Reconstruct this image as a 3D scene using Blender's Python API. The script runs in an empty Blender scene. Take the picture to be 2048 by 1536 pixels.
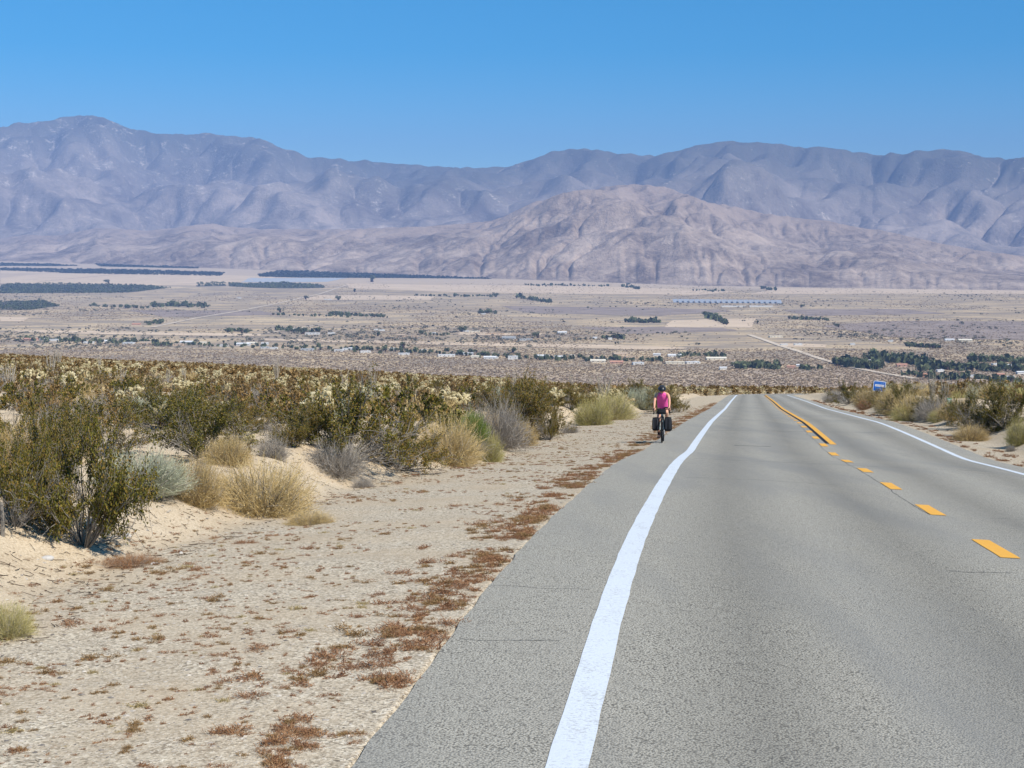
import bpy, math, random
import numpy as np
R = math.radians
SC = bpy.context.scene
COL = SC.collection
rng = np.random.default_rng(7)
random.seed(7)

# ------------------------------------------------------------------ camera
F = 3000.0                       # focal length in pixels of the 2048 px wide frame
HOR = 506.0                      # eye-level row of that frame
TH = math.atan((768 - HOR) / F)
CT, ST = math.cos(TH), math.sin(TH)
EYE = 1.75
cam = bpy.data.cameras.new('camera'); cam.sensor_width = 36; cam.lens = 36 * F / 2048
cam.clip_start = 0.1; cam.clip_end = 90000
co = bpy.data.objects.new('camera', cam); COL.objects.link(co)
co.location = (0, 0, EYE); co.rotation_euler = (math.pi / 2 - TH, 0, 0)
SC.camera = co

def ray(px, py):
    a = np.asarray(px, float) - 1024; b = 768 - np.asarray(py, float)
    return np.stack([a, F * CT + b * ST, -F * ST + b * CT], -1)

# ------------------------------------------------------------------ noise
def _hash(ix, iy, seed):
    n = (ix.astype(np.int64) * 374761393 + iy.astype(np.int64) * 668265263 + seed * 1442695041) & 0x7fffffff
    n = ((n ^ (n >> 13)) * 1274126177) & 0x7fffffff
    n = n ^ (n >> 16)
    return (n & 0xffff) / 65535.0
def vnoise(x, y, seed=0):
    ix = np.floor(x); iy = np.floor(y); fx = x - ix; fy = y - iy
    ux = fx * fx * fx * (fx * (fx * 6 - 15) + 10); uy = fy * fy * fy * (fy * (fy * 6 - 15) + 10)
    a = _hash(ix, iy, seed); b = _hash(ix + 1, iy, seed); c = _hash(ix, iy + 1, seed); d = _hash(ix + 1, iy + 1, seed)
    return (a + (b - a) * ux) * (1 - uy) + (c + (d - c) * ux) * uy
def fbm(x, y, oct=4, seed=0, gain=.5):
    s = 0; a = 1; t = 0
    x = np.asarray(x, float); y = np.asarray(y, float)
    for o in range(oct):
        s = s + a * (vnoise(x, y, seed + o * 17) * 2 - 1); t += a; a *= gain
        x, y = x * 1.93 + y * .52 + 3.1, y * 1.93 - x * .52 + 7.7
    return s / t
def sstep(a, b, x):
    t = np.clip((x - a) / (b - a), 0, 1); return t * t * (3 - 2 * t)

# ------------------------------------------------------------------ road course and the lie of the land
S = 0.0863
def XL(Y):
    Yp = np.maximum(Y, -12.0)
    return -.43 + .158 * Yp + 1.09 * (np.exp(-Yp / 17) - 1)          # white edge line on the left
HALF = 3.72                                                      # left edge line to centre line
def XC(Y): return XL(Y) + HALF
# unevenness of the roadway, read off the wavering edge line
edge_px = [(1095,1536),(1130,1425),(1161,1324),(1189,1237),(1213,1174),(1245,1091),(1259,1052),(1289,1000),(1322,956),(1342,924),(1360,912),(1374,903),(1384,888),(1418,844),(1448,820),(1460,810),(1470,801),(1479,790)]
_uY, _uZ = [], []
_Ys = np.linspace(4, 260, 9000)
_px = 1024 + F * (XL(_Ys) - .12) / (_Ys * CT + (EYE + S * _Ys) * ST)
for (a, b) in edge_px:
    y = np.interp(a, _px, _Ys); d = ray(a, b)
    z = EYE + d[2] / d[1] * y
    _uY.append(y); _uZ.append(float(np.clip(z + S * y, -.2, .2)))
_uZ = np.array(_uZ); _uY = np.array(_uY)
_gy = np.linspace(0, 300, 1200)
_gu = np.interp(_gy, _uY, _uZ * np.clip((130 - _uY) / 60, 0.0, 1))
_k = np.exp(-.5 * (np.arange(-24, 25) / 5) ** 2); _k /= _k.sum()
_gu = np.convolve(np.pad(_gu, 24, 'edge'), _k, 'valid')
def und(Y): return np.interp(Y, _gy, _gu)

Y_ARC, R_ARC = 203.0, 62.0
_c = []
for y in np.arange(-12, Y_ARC, .5): _c.append((float(XC(y)), y))
_h0 = math.atan(.158)
_ax, _ay = float(XC(Y_ARC)) + R_ARC * math.cos(_h0), Y_ARC - R_ARC * math.sin(_h0)
for t in np.arange(0, R(84), .5 / R_ARC): _c.append((_ax - R_ARC * math.cos(_h0 + t), _ay + R_ARC * math.sin(_h0 + t)))
_hx, _hy = _c[-1][0] - _c[-2][0], _c[-1][1] - _c[-2][1]
for k in range(1, 160): _c.append((_c[-1][0] + _hx, _c[-1][1] + _hy))
CL = np.array(_c)
CT_T = np.gradient(CL, axis=0); CT_T /= np.linalg.norm(CT_T, axis=1)[:, None]
CT_N = np.stack([CT_T[:, 1], -CT_T[:, 0]], 1)                     # to the right of travel
def lateral(X, Y):
    """signed distance from the centre line, left negative"""
    X = np.asarray(X, float); Y = np.asarray(Y, float)
    d = (X - XC(Y)) * .9875
    m = (Y > Y_ARC - 25) & (Y < 420) & (X > -60) & (X < 260)
    if m.any():
        xs = X[m]; ys = Y[m]; out = np.empty(xs.shape)
        A = CL[360:]; N = CT_N[360:]
        for i in range(0, len(xs), 20000):
            dx = xs[i:i+20000, None] - A[None, :, 0]; dy = ys[i:i+20000, None] - A[None, :, 1]
            q = dx * dx + dy * dy; j = q.argmin(1); r = np.arange(len(j))
            sg = np.sign(dx[r, j] * N[j, 0] + dy[r, j] * N[j, 1])
            out[i:i+20000] = sg * np.sqrt(q[r, j])
        d = d.copy(); d[m] = out
    return d
def DLf(Y): return -HALF - np.interp(Y, [0, 6.6, 9.4, 13, 18, 25, 33, 42, 61, 130], [.97, .99, 1.00, 1.02, 1.08, 1.14, 1.20, 1.18, 1.08, 1.05])
DL, DR = -4.8, 3.85                                             # asphalt edges
def toe(Y): return np.interp(Y, [0, 8, 14, 24, 30, 38, 58, 110, 200], [3.1, 3.1, 3.7, 3.8, 3.2, 3.5, 4.6, 4.6, 4.2])
def base(X, Y, d):
    d = (X - XC(Y)) * .9875                                       # the fan's fall follows the straight course, not the bend
    Yc = 232 + 1.25 * np.maximum(0, -(d + 5))
    q = np.maximum(0, Y - Yc)
    drop = np.where(q < 170, q * q / 4400, 170 * 170 / 4400 + (q - 170) * (170 / 2200))
    l = np.maximum(0, -d - 9)
    tilt = .046 * (np.sqrt(l * l + 36) - 6)
    tilt = np.where(tilt > 14, 14 + (tilt - 14) * .3, tilt)
    cross = .043 * (1 - sstep(24, 62, Y)) * np.clip(d + HALF, 0, 9)        # the roadway leans into the right-hand bend
    return -S * Y + und(Y) + tilt - drop - cross
PXB = np.array([-400, 0, 300, 700, 1000, 1400, 2048, 2500.])
DB = np.array([13000, 12500, 11300, 10200, 9400, 8900, 8400, 8200.])
YB = np.array([516, 521, 531, 545, 556, 570, 580, 586.])
ZB = -(YB - HOR) / F * DB
VZ = -190.0
def valley(X, Y):
    px = 1024 + F * X / np.maximum(Y, 1.)
    db = np.interp(px, PXB, DB); zb = np.interp(px, PXB, ZB)
    t = np.clip((Y - 6300) / (db - 6300), 0, 3)
    t = np.where(t < .25, t * t * 2, t - .125) / .875
    return VZ + (zb - VZ) * t
def G(X, Y, rough=True):
    X = np.asarray(X, float); Y = np.asarray(Y, float)
    sh = np.broadcast(X, Y).shape
    X = np.broadcast_to(X, sh).ravel(); Y = np.broadcast_to(Y, sh).ravel()
    out = valley(X, Y)
    m = Y < 2600
    if m.any():
        x = X[m]; y = Y[m]; d = lateral(x, y)
        z = base(x, y, d)
        l = DLf(y) - d; r = d - DR                                    # metres beyond either asphalt edge
        T = toe(y) + .35 * fbm(y / 3.1, x * 0 + 2, 2, 5)
        hb = (.47 + .30 * fbm(x / 7, y / 7, 2, 9)) * (1 - .8 * sstep(150, 200, y))
        zl = -.018 - .035 * np.clip(l, 0, T) + (hb + .03 * T) * sstep(T - .15, T + 1.5, l)
        zr = -.03 - .02 * np.clip(r, 0, 1.5) + (.78 + .28 * fbm(x / 6, y / 6, 2, 12)) * (1 - .85 * sstep(120, 185, y)) * sstep(1.2, 3.4, r) + .018 * np.clip(r - 3.6, 0, 30)
        inner = -.03 - .09 * sstep(0, .3, np.minimum(d - DLf(y), DR - d))
        off = np.where(l > 0, zl, np.where(r > 0, zr, inner))
        z = z + off
        if rough:
            a = np.maximum(sstep(-.3, 1.2, l - T), sstep(1.0, 3.0, r))
            lump = .19 * fbm(x / 1.7, y / 1.7, 4, 3) + .05 * fbm(x * 1.9, y * 1.9, 2, 31)
            z = z + a * (lump + .6 * sstep(60, 250, y) * fbm(x / 38, y / 38, 2, 8))
            z = z + np.where((l > 0) | (r > 0), .02 * np.clip(np.maximum(l, r) * 2, 0, 1) * fbm(x * 1.2, y * 1.2, 3, 41), 0)
        v = out[m]
        k = np.clip((z - v) / 60, -1, 1)                           # blend the foot of the fan into the valley floor
        out[m] = np.where(k >= 1, z, np.where(k <= -1, v, np.maximum(z, v) + 15 * (1 - np.abs(k)) ** 2 * sstep(900, 1300, y)))
    return out.reshape(sh)
_hy_ = np.concatenate([np.geomspace(4, 2600, 2600), np.geomspace(2602, 16000, 2600)])
def hit_road(px, py):
    d = ray(px, py); k = _hy_ / d[1]; X = d[0] * k; Z = EYE + d[2] * k; g = zroad(X, _hy_); i = int(np.argmax(Z < g)); a = Z[i-1] - g[i-1]; b = Z[i] - g[i]
    y = _hy_[i-1] + a / (a - b) * (_hy_[i] - _hy_[i-1]); x = d[0] / d[1] * y; return float(x), float(y), float(zroad(np.array([x]), np.array([y]))[0])
def hit(px, py):
    """where the line of sight through a point of the photograph meets the ground"""
    d = ray(px, py); k = _hy_ / d[1]; X = d[0] * k; Z = EYE + d[2] * k
    g = G(X, _hy_); i = np.argmax(Z < g)
    if not (Z < g).any(): i = len(_hy_) - 1
    i = max(i, 1); a = Z[i-1] - g[i-1]; b = Z[i] - g[i]; t = a / (a - b) if a != b else 0
    y = _hy_[i-1] + t * (_hy_[i] - _hy_[i-1]); x = d[0] / d[1] * y
    return float(x), float(y), float(G(np.array([x]), np.array([y]))[0])
_vz = np.geomspace(1900, 16000, 5000)
def hits_valley(px, py):
    """many points at once on the valley floor"""
    px = np.asarray(px, float); py = np.asarray(py, float); d = ray(px, py)
    lo = np.full(px.shape, 1500.); hi = np.full(px.shape, 16000.)
    for _ in range(40):
        m = (lo + hi) / 2; k = m / d[:, 1]
        under = EYE + d[:, 2] * k < valley(d[:, 0] * k, m)
        hi = np.where(under, m, hi); lo = np.where(under, lo, m)
    x = d[:, 0] / d[:, 1] * hi
    return x, hi, G(x, hi)

# ------------------------------------------------------------------ node materials
class NT:
    def __init__(s, name, disp=None):
        s.m = bpy.data.materials.new(name); s.m.use_nodes = True
        s.t = s.m.node_tree; s.n = s.t.nodes; s.n.clear()
        s.out = s.n.new('ShaderNodeOutputMaterial'); s.b = s.n.new('ShaderNodeBsdfPrincipled')
        s.t.links.new(s.b.outputs[0], s.out.inputs[0])
        s.b.inputs['Roughness'].default_value = .9; s.b.inputs['Specular IOR Level'].default_value = .2
    def set(s, sock, v):
        if hasattr(v, 'is_output'): s.t.links.new(v, sock)
        elif isinstance(v, tuple) and len(v) == 3 and sock.type == 'RGBA': sock.default_value = (*v, 1)
        else: sock.default_value = v
    def pos(s, scale=(1, 1, 1), obj=False):
        if obj: o = s.n.new('ShaderNodeTexCoord').outputs['Object']
        else: o = s.n.new('ShaderNodeNewGeometry').outputs['Position']
        m = s.n.new('ShaderNodeMapping'); s.t.links.new(o, m.inputs['Vector']); m.inputs['Scale'].default_value = scale
        return m.outputs[0]
    def noise(s, vec, scale, detail=3, rough=.55, dist=0):
        n = s.n.new('ShaderNodeTexNoise'); s.t.links.new(vec, n.inputs['Vector'])
        n.inputs['Scale'].default_value = scale; n.inputs['Detail'].default_value = detail
        n.inputs['Roughness'].default_value = rough; n.inputs['Distortion'].default_value = dist
        return n.outputs['Fac']
    def voro(s, vec, scale, feature='F1', out='Distance'):
        n = s.n.new('ShaderNodeTexVoronoi'); n.feature = feature; s.t.links.new(vec, n.inputs['Vector'])
        n.inputs['Scale'].default_value = scale
        return n.outputs[out]
    def ramp(s, fac, stops, interp='LINEAR'):
        n = s.n.new('ShaderNodeValToRGB'); s.set(n.inputs[0], fac); e = n.color_ramp.elements; n.color_ramp.interpolation = interp
        while len(e) < len(stops): e.new(.5)
        for i, (p, c) in enumerate(stops):
            e[i].position = p; e[i].color = (*c, 1) if isinstance(c, tuple) else (c, c, c, 1)
        return n.outputs[0]
    def mix(s, fac, a, b, mode='MIX'):
        n = s.n.new('ShaderNodeMix'); n.data_type = 'RGBA'; n.blend_type = mode
        s.set(n.inputs['Factor'], fac); s.set(n.inputs[6], a); s.set(n.inputs[7], b)
        return n.outputs[2]
    def math(s, op, a, b=0., clamp=False):
        n = s.n.new('ShaderNodeMath'); n.operation = op; n.use_clamp = clamp
        s.set(n.inputs[0], a); s.set(n.inputs[1], b); return n.outputs[0]
    def attr(s, name):
        n = s.n.new('ShaderNodeAttribute'); n.attribute_name = name; return n.outputs['Fac']
    def island(s): return s.n.new('ShaderNodeNewGeometry').outputs['Random Per Island']
    def objrand(s): return s.n.new('ShaderNodeObjectInfo').outputs['Random']
    def bump(s, h, strength=.5, dist=.02):
        n = s.n.new('ShaderNodeBump'); s.set(n.inputs['Height'], h); n.inputs['Strength'].default_value = strength
        n.inputs['Distance'].default_value = dist; s.t.links.new(n.outputs[0], s.b.inputs['Normal'])
    def done(s, col, rough=None, spec=None):
        s.set(s.b.inputs['Base Color'], col)
        if rough is not None: s.set(s.b.inputs['Roughness'], rough)
        if spec is not None: s.b.inputs['Specular IOR Level'].default_value = spec
        return s.m
def plain(name, col, rough=.6, spec=.3, var=.25, scale=8, metal=0):
    t = NT(name); v = t.noise(t.pos(obj=True), scale, 4)
    c = t.mix(v, tuple(x * (1 - var) for x in col), tuple(min(1, x * (1 + var)) for x in col))
    t.b.inputs['Metallic'].default_value = metal
    return t.done(c, rough, spec)
def leafy(name, stops, lump=.5, trans=0.0):
    """leaf or stalk colours that differ from leaf to leaf, from clump to clump and from plant to plant"""
    t = NT(name)
    a = t.math('MULTIPLY', t.island(), 1 - lump); b = t.math('MULTIPLY', t.noise(t.pos(obj=True), 3.2, 2), lump)
    f = t.math('ADD', a, b); f = t.math('ADD', f, t.math('MULTIPLY', t.math('SUBTRACT', t.objrand(), .5), .22), True)
    return t.done(t.ramp(f, stops), .75, .15)

M = {}
# ground: sand and gravel near by, scrubby alluvium in the valley
t = NT('ground'); p = t.pos()
sand = t.ramp(t.noise(p, 1.3, 5, .6), [(.3, (.47, .36, .235)), (.52, (.56, .445, .30)), (.7, (.65, .54, .39))])
grain = t.noise(p, 45, 3, .7); sand = t.mix(.55, sand, t.ramp(grain, [(.32, (.22, .165, .11)), (.5, (.55, .44, .30)), (.68, (.74, .63, .47))]), 'MIX')
litter = t.ramp(t.noise(p, 9, 4, .7, .6), [(.57, 0.), (.66, 1.)]); sand = t.mix(t.math('MULTIPLY', litter, .6), sand, (.27, .18, .10))
cell = t.voro(p, 62, out='Color'); cv = t.n.new('ShaderNodeSeparateColor'); t.t.links.new(cell, cv.inputs[0])
grav = t.ramp(cv.outputs[0], [(0., (.10, .08, .055)), (.16, (.31, .255, .18)), (.5, (.57, .475, .345)), (.8, (.72, .62, .46)), (1., (.86, .78, .63))])
cell2 = t.voro(p, 23, out='Color'); cv2 = t.n.new('ShaderNodeSeparateColor'); t.t.links.new(cell2, cv2.inputs[0])
grav = t.mix(.28, grav, t.ramp(cv2.outputs[1], [(0., (.22, .175, .13)), (.6, (.53, .445, .33)), (1., (.68, .6, .46))]))
grav = t.mix(t.ramp(t.noise(p, .8, 4, .6), [(.42, 0.), (.68, .75)]), grav, sand)
nearc = t.mix(t.attr('gravel'), sand, grav)
pv = t.pos((1, 1, 0)); pb = t.pos((.45, 1, 0))
big = t.noise(pb, .0016, 4, .6, .3); mid = t.noise(pb, .011, 5, .65, .4); fine = t.noise(pv, .11, 4, .7)
val = t.ramp(big, [(.35, (.50, .375, .215)), (.5, (.67, .505, .29)), (.66, (.76, .585, .34))])
val = t.mix(t.ramp(mid, [(.42, 0.), (.56, 1.)]), val, t.mix(.75, val, (.22, .19, .155)))
val = t.mix(t.ramp(fine, [(.40, .0), (.62, .75)]), val, (.30, .235, .18))
fan = t.mix(t.ramp(t.noise(pv, .12, 4, .7), [(.4, 0.), (.6, 1.)]), (.36, .27, .20), (.56, .44, .32))
val = t.mix(t.attr('bajada'), val, (.56, .44, .32))
col = t.mix(t.attr('distant'), nearc, t.mix(t.attr('valley'), fan, val))
hgt = t.math('ADD', t.math('MULTIPLY', grain, .5), t.math('MULTIPLY', cv.outputs[0], t.attr('gravel')))
t.bump(hgt, 1., .02); M['ground'] = t.done(col, .95, .1)
# asphalt
t = NT('asphalt'); p = t.pos()
n1 = t.math('ADD', t.math('MULTIPLY', t.noise(p, 112, 3, .7), .62), t.math('MULTIPLY', t.math('SUBTRACT', .62, t.voro(p, 74)), .6)); n2 = t.noise(p, 1.6, 5, .65); n3 = t.noise(t.pos((1, .10, 1)), .8, 4, .6)
st = t.ramp(n1, [(.22, (.125, .115, .095)), (.35, (.315, .293, .24)), (.47, (.44, .413, .342)), (.66, (.575, .542, .455))])
lane = t.ramp(t.attr('wear'), [(0., .76), (.5, .92), (1., 1.05)])
st = t.mix(t.ramp(n2, [(.35, .0), (.7, .45)]), st, (.33, .31, .262))
st = t.mix(t.ramp(n3, [(.46, .0), (.68, .65)]), st, (.245, .238, .215))
c = t.mix(1., st, lane, 'MULTIPLY'); t.bump(n1, .8, .012); M['asphalt'] = t.done(c, .85, .25)
def paint(name, col, worn, lo=.30, hi=.42, amt=.85):
    t = NT(name); p = t.pos(); a = t.noise(p, 40, 4, .75); b = t.noise(t.pos((1, .3, 1)), 6, 3, .6)
    f = t.math('ADD', t.math('MULTIPLY', a, .75), t.math('MULTIPLY', b, .25))
    c = t.mix(t.ramp(f, [(lo, amt), (hi, 0.)]), tuple(x for x in col), worn)
    c = t.mix(t.ramp(b, [(.4, 0.), (.7, .25)]), c, tuple(x * .82 for x in col))
    t.bump(a, .5, .006); return t.done(c, .7, .3)
M['white_paint'] = paint('white_paint', (.67, .715, .75), (.36, .36, .35), .36, .50, .75)
M['yellow_paint'] = paint('yellow_paint', (.78, .40, .055), (.45, .33, .18), .33, .42, .7)
M['black_paint'] = paint('black_paint', (.012, .012, .013), (.06, .06, .06))
M['tar'] = plain('tar', (.045, .044, .043), .8)
# plants
M['creosote_leaf'] = leafy('creosote_leaf', [(.12, (.038, .039, .007)), (.36, (.102, .096, .016)), (.52, (.17, .145, .025)), (.66, (.215, .137, .032)), (.95, (.30, .18, .048))], .45)
M['creosote_dry'] = leafy('creosote_dry', [(.15, (.075, .053, .021)), (.45, (.185, .117, .042)), (.65, (.255, .158, .06)), (.9, (.36, .235, .10))], .4)
M['green_leaf'] = leafy('green_leaf', [(.15, (.05, .085, .015)), (.5, (.13, .19, .035)), (.8, (.24, .27, .07)), (1., (.36, .32, .12))])
M['straw'] = leafy('straw', [(.1, (.20, .145, .085)), (.4, (.47, .335, .14)), (.65, (.62, .46, .21)), (.9, (.72, .58, .33))])
M['grey_twig'] = leafy('grey_twig', [(.1, (.13, .115, .10)), (.5, (.33, .29, .245)), (.9, (.55, .50, .43))])
M['sage'] = leafy('sage', [(.1, (.24, .25, .17)), (.5, (.46, .47, .33)), (.75, (.62, .60, .42)), (.95, (.62, .50, .24))])
M['yellow_green'] = leafy('yellow_green', [(.1, (.16, .15, .05)), (.45, (.40, .35, .12)), (.7, (.54, .46, .20)), (.95, (.60, .50, .28))])
M['russet'] = leafy('russet', [(.1, (.12, .06, .034)), (.4, (.25, .125, .066)), (.65, (.36, .195, .095)), (.95, (.50, .33, .17))])
M['ochre_weed'] = leafy('ochre_weed', [(.1, (.12, .07, .03)), (.5, (.27, .165, .07)), (.9, (.46, .31, .15))])
M['olive_weed'] = leafy('olive_weed', [(.1, (.16, .12, .05)), (.5, (.38, .29, .13)), (.9, (.56, .45, .24))])
M['bark'] = plain('bark', (.22, .195, .165), .85, .1, .5, 12)
M['dark_bark'] = plain('dark_bark', (.075, .052, .036), .9, .1, .4, 9)
M['pale_bark'] = plain('pale_bark', (.44, .385, .31), .85, .1, .35, 9)
M['cholla_spine'] = leafy('cholla_spine', [(.1, (.25, .20, .10)), (.45, (.43, .355, .19)), (.8, (.57, .485, .29)), (1., (.72, .64, .43))], .3)
M['cholla_old'] = leafy('cholla_old', [(.1, (.05, .032, .02)), (.6, (.14, .085, .05)), (1., (.30, .21, .12))], .3)
M['tree_leaf'] = leafy('tree_leaf', [(.1, (.045, .055, .026)), (.5, (.10, .12, .055)), (.9, (.18, .195, .095))], .4)
M['mesquite'] = leafy('mesquite', [(.1, (.09, .09, .06)), (.5, (.16, .15, .10)), (.9, (.26, .235, .16))], .4)
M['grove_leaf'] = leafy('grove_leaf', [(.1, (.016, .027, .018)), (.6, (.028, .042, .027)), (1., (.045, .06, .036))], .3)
M['scrub'] = leafy('scrub', [(.1, (.13, .095, .06)), (.45, (.28, .205, .13)), (.75, (.40, .30, .19)), (1., (.54, .42, .27))], .5)
M['low_scrub'] = leafy('low_scrub', [(.1, (.17, .12, .065)), (.4, (.33, .24, .125)), (.7, (.48, .375, .215)), (1., (.62, .52, .34))], .6)
M['stone'] = leafy('stone', [(.05, (.13, .115, .10)), (.4, (.38, .335, .28)), (.75, (.54, .48, .40)), (1., (.70, .65, .57))], .2)
M['rock'] = plain('rock', (.52, .49, .45), .9, .1, .2, 5)

# ------------------------------------------------------------------ mesh building
class MB:
    def __init__(s): s.v = []; s.f = []; s.n = 0
    def add(s, v, f, mi=0):
        v = np.asarray(v, float).reshape(-1, 3); f = np.asarray(f, np.int64)
        s.v.append(v); s.f.append((f + s.n, mi)); s.n += len(v); return s
    def merge(s, o, mi=None):
        for v in o.v: s.v.append(v)
        for f, m in o.f: s.f.append((f + s.n, m if mi is None else mi))
        s.n += o.n; return s
    def mesh(s, name, mats, smooth=False):
        me = bpy.data.meshes.new(name)
        V = np.concatenate(s.v) if s.v else np.zeros((0, 3))
        tot = np.concatenate([np.full(len(f), f.shape[1]) for f, _ in s.f]); mi = np.concatenate([np.full(len(f), m) for f, m in s.f])
        L = np.concatenate([f.ravel() for f, _ in s.f])
        me.vertices.add(len(V)); me.vertices.foreach_set('co', V.astype(np.float32).ravel())
        me.loops.add(len(L)); me.loops.foreach_set('vertex_index', L.astype(np.int32))
        me.polygons.add(len(tot)); st = np.zeros(len(tot), np.int32); st[1:] = np.cumsum(tot)[:-1]
        me.polygons.foreach_set('loop_start', st)
        me.polygons.foreach_set('material_index', mi.astype(np.int32))
        me.polygons.foreach_set('use_smooth', np.full(len(tot), smooth))
        for m in (mats if isinstance(mats, (list, tuple)) else [mats]): me.materials.append(m)
        me.update(calc_edges=True); return me
    def build(s, name, mats, parent=None, smooth=False):
        return link(name, s.mesh(name, mats, smooth), parent)
def link(name, data, parent=None):
    o = bpy.data.objects.new(name, data); COL.objects.link(o)
    if parent is not None: o.parent = parent
    return o
def tag(o, label=None, cat=None, group=None, kind=None):
    for k, v in (('label', label), ('category', cat), ('group', group), ('kind', kind)):
        if v is not None: o[k] = v
    return o
def empty(name, loc, label, cat, group=None, rz=0.):
    o = link(name, None); o.location = loc; o.rotation_euler = (0, 0, rz); o.empty_display_size = .2
    return tag(o, label, cat, group)
def attr(me, name, vals):
    a = me.attributes.new(name, 'FLOAT', 'POINT'); a.data.foreach_set('value', np.asarray(vals, np.float32))
def grid_faces(nr, nc):
    i = np.arange(nr - 1)[:, None] * nc + np.arange(nc - 1)[None, :]
    return np.stack([i, i + 1, i + 1 + nc, i + nc], -1).reshape(-1, 4)
def unit(v): return v / np.maximum(np.linalg.norm(v, axis=-1, keepdims=True), 1e-9)
def ribbons(P, w, r=None):
    """N polylines of K points as thin blades; w: half widths (N,K) or scalar"""
    r = r or rng; N, K, _ = P.shape
    tan = unit(np.gradient(P, axis=1)); side = unit(np.cross(tan, unit(r.normal(size=(N, 1, 3)))))
    w = np.broadcast_to(w, (N, K))[..., None]
    V = np.stack([P - side * w, P + side * w], 2).reshape(-1, 3)
    i = (np.arange(N)[:, None] * K + np.arange(K - 1)[None, :]).ravel() * 2
    return V, np.stack([i, i + 1, i + 3, i + 2], 1)
def tubes(P, rad, ns=4):
    N, K, _ = P.shape; tan = unit(np.gradient(P, axis=1))
    ref = np.where(np.abs(tan[..., 2:3]) < .9, np.array([0, 0, 1.]), np.array([1., 0, 0]))
    a = unit(np.cross(tan, ref)); b = np.cross(tan, a)
    ang = np.arange(ns) * 2 * np.pi / ns
    rad = np.broadcast_to(rad, (N, K))
    V = P[:, :, None] + (a[:, :, None] * np.cos(ang)[:, None] + b[:, :, None] * np.sin(ang)[:, None]) * rad[:, :, None, None]
    base_ = (np.arange(N)[:, None, None] * K + np.arange(K - 1)[None, :, None]) * ns; j = np.arange(ns)[None, None, :]; j2 = (j + 1) % ns
    f = np.stack([base_ + j, base_ + j2, base_ + ns + j2, base_ + ns + j], -1).reshape(-1, 4)
    return V.reshape(-1, 3), f
def tube1(pts, rad, ns=8): return tubes(np.asarray(pts, float)[None], np.asarray(rad, float)[None] if np.ndim(rad) else rad, ns)
def leaves(C, size, r, asp=1.6):
    N = len(C); u = unit(r.normal(size=(N, 3))); v = unit(np.cross(u, unit(r.normal(size=(N, 3)))))
    s = (size * (.6 + .8 * r.random(N)))[:, None]; u = u * s * asp; v = v * s
    V = np.stack([C - u, C - v * .9, C + u, C + v * .9], 1).reshape(-1, 3)
    return V, np.arange(N * 4).reshape(-1, 4)
def box(c, s, rz=0.):
    x, y, z = [k / 2 for k in s]
    V = np.array([(-x,-y,-z),(x,-y,-z),(x,y,-z),(-x,y,-z),(-x,-y,z),(x,-y,z),(x,y,z),(-x,y,z)])
    if rz: a, b = math.cos(rz), math.sin(rz); V = np.stack([V[:, 0]*a - V[:, 1]*b, V[:, 0]*b + V[:, 1]*a, V[:, 2]], 1)
    return V + np.array(c), np.array([(0,3,2,1),(4,5,6,7),(0,1,5,4),(1,2,6,5),(2,3,7,6),(3,0,4,7)])
def loft(rings, close=True):
    """rings: K x N x 3 -> closed skin with end caps"""
    A = np.asarray(rings, float); K, N, _ = A.shape
    i = (np.arange(K - 1)[:, None] * N); j = np.arange(N)[None]; j2 = (j + 1) % N
    f = np.stack([i + j, i + j2, i + N + j2, i + N + j], -1).reshape(-1, 4)
    V = A.reshape(-1, 3)
    if close:
        c0, c1 = len(V), len(V) + 1; V = np.concatenate([V, A[0].mean(0)[None], A[-1].mean(0)[None]])
        q = np.arange(N); q2 = (q + 1) % N; b = (K - 1) * N
        return V, f, np.concatenate([np.stack([q2, q, q*0 + c0], 1), np.stack([b + q, b + q2, q*0 + c1], 1)])
    return V, f, None
def addloft(mb, rings, mi=0, close=True):
    V, f, t3 = loft(rings, close); n = mb.n
    mb.add(V, f, mi)
    if t3 is not None: mb.f.append((t3 + n, mi))
    return mb
def bundle(src, X, Y, Z, sc, szc, rz):
    """many reduced copies of one small shape in one mesh, as (V, F) arrays"""
    V, Fq = src; n = len(X); c, s = np.cos(rz)[:, None], np.sin(rz)[:, None]
    x = V[None, :, 0] * sc[:, None]; y = V[None, :, 1] * sc[:, None]
    W = np.stack([x * c - y * s + X[:, None], x * s + y * c + Y[:, None], V[None, :, 2] * szc[:, None] + Z[:, None]], -1)
    f = (Fq[None] + (np.arange(n) * len(V))[:, None, None]).reshape(-1, Fq.shape[1])
    return W.reshape(-1, 3), f

# ------------------------------------------------------------------ the ground
az = np.concatenate([np.linspace(-70, -25, 24)[:-1], np.linspace(-25, 25, 601), np.linspace(25, 70, 24)[1:]])
rows = np.concatenate([np.geomspace(2.5, 600, 640), np.geomspace(606, 24000, 190)])
TA = np.tan(np.radians(az))
GX = rows[:, None] * TA[None]; GY = np.repeat(rows[:, None], len(az), 1)
GZ = G(GX, GY)
gm = MB().add(np.stack([GX, GY, GZ], -1), grid_faces(len(rows), len(az))).mesh('ground', M['ground'], True)
lat = lateral(GX.ravel(), GY.ravel()); fy = GY.ravel(); fx = GX.ravel()
tl = DLf(fy) - lat - toe(fy) + .5 * fbm(fx / 1.2, fy / 1.2, 3, 77)
attr(gm, 'gravel', np.where(lat < 0, 1 - sstep(-.5, .35, tl), 1 - sstep(1.0, 2.2, lat - DR)) * (1 - sstep(40, 120, fy) * .5))
attr(gm, 'distant', sstep(430, 700, fy))
attr(gm, 'valley', sstep(2050, 2700, fy + 150 * fbm(fx / 200, fy / 200, 2, 4)))
pxg = 1024 + F * fx / fy
attr(gm, 'bajada', sstep(7400, 8600, fy) * .8)
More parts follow.
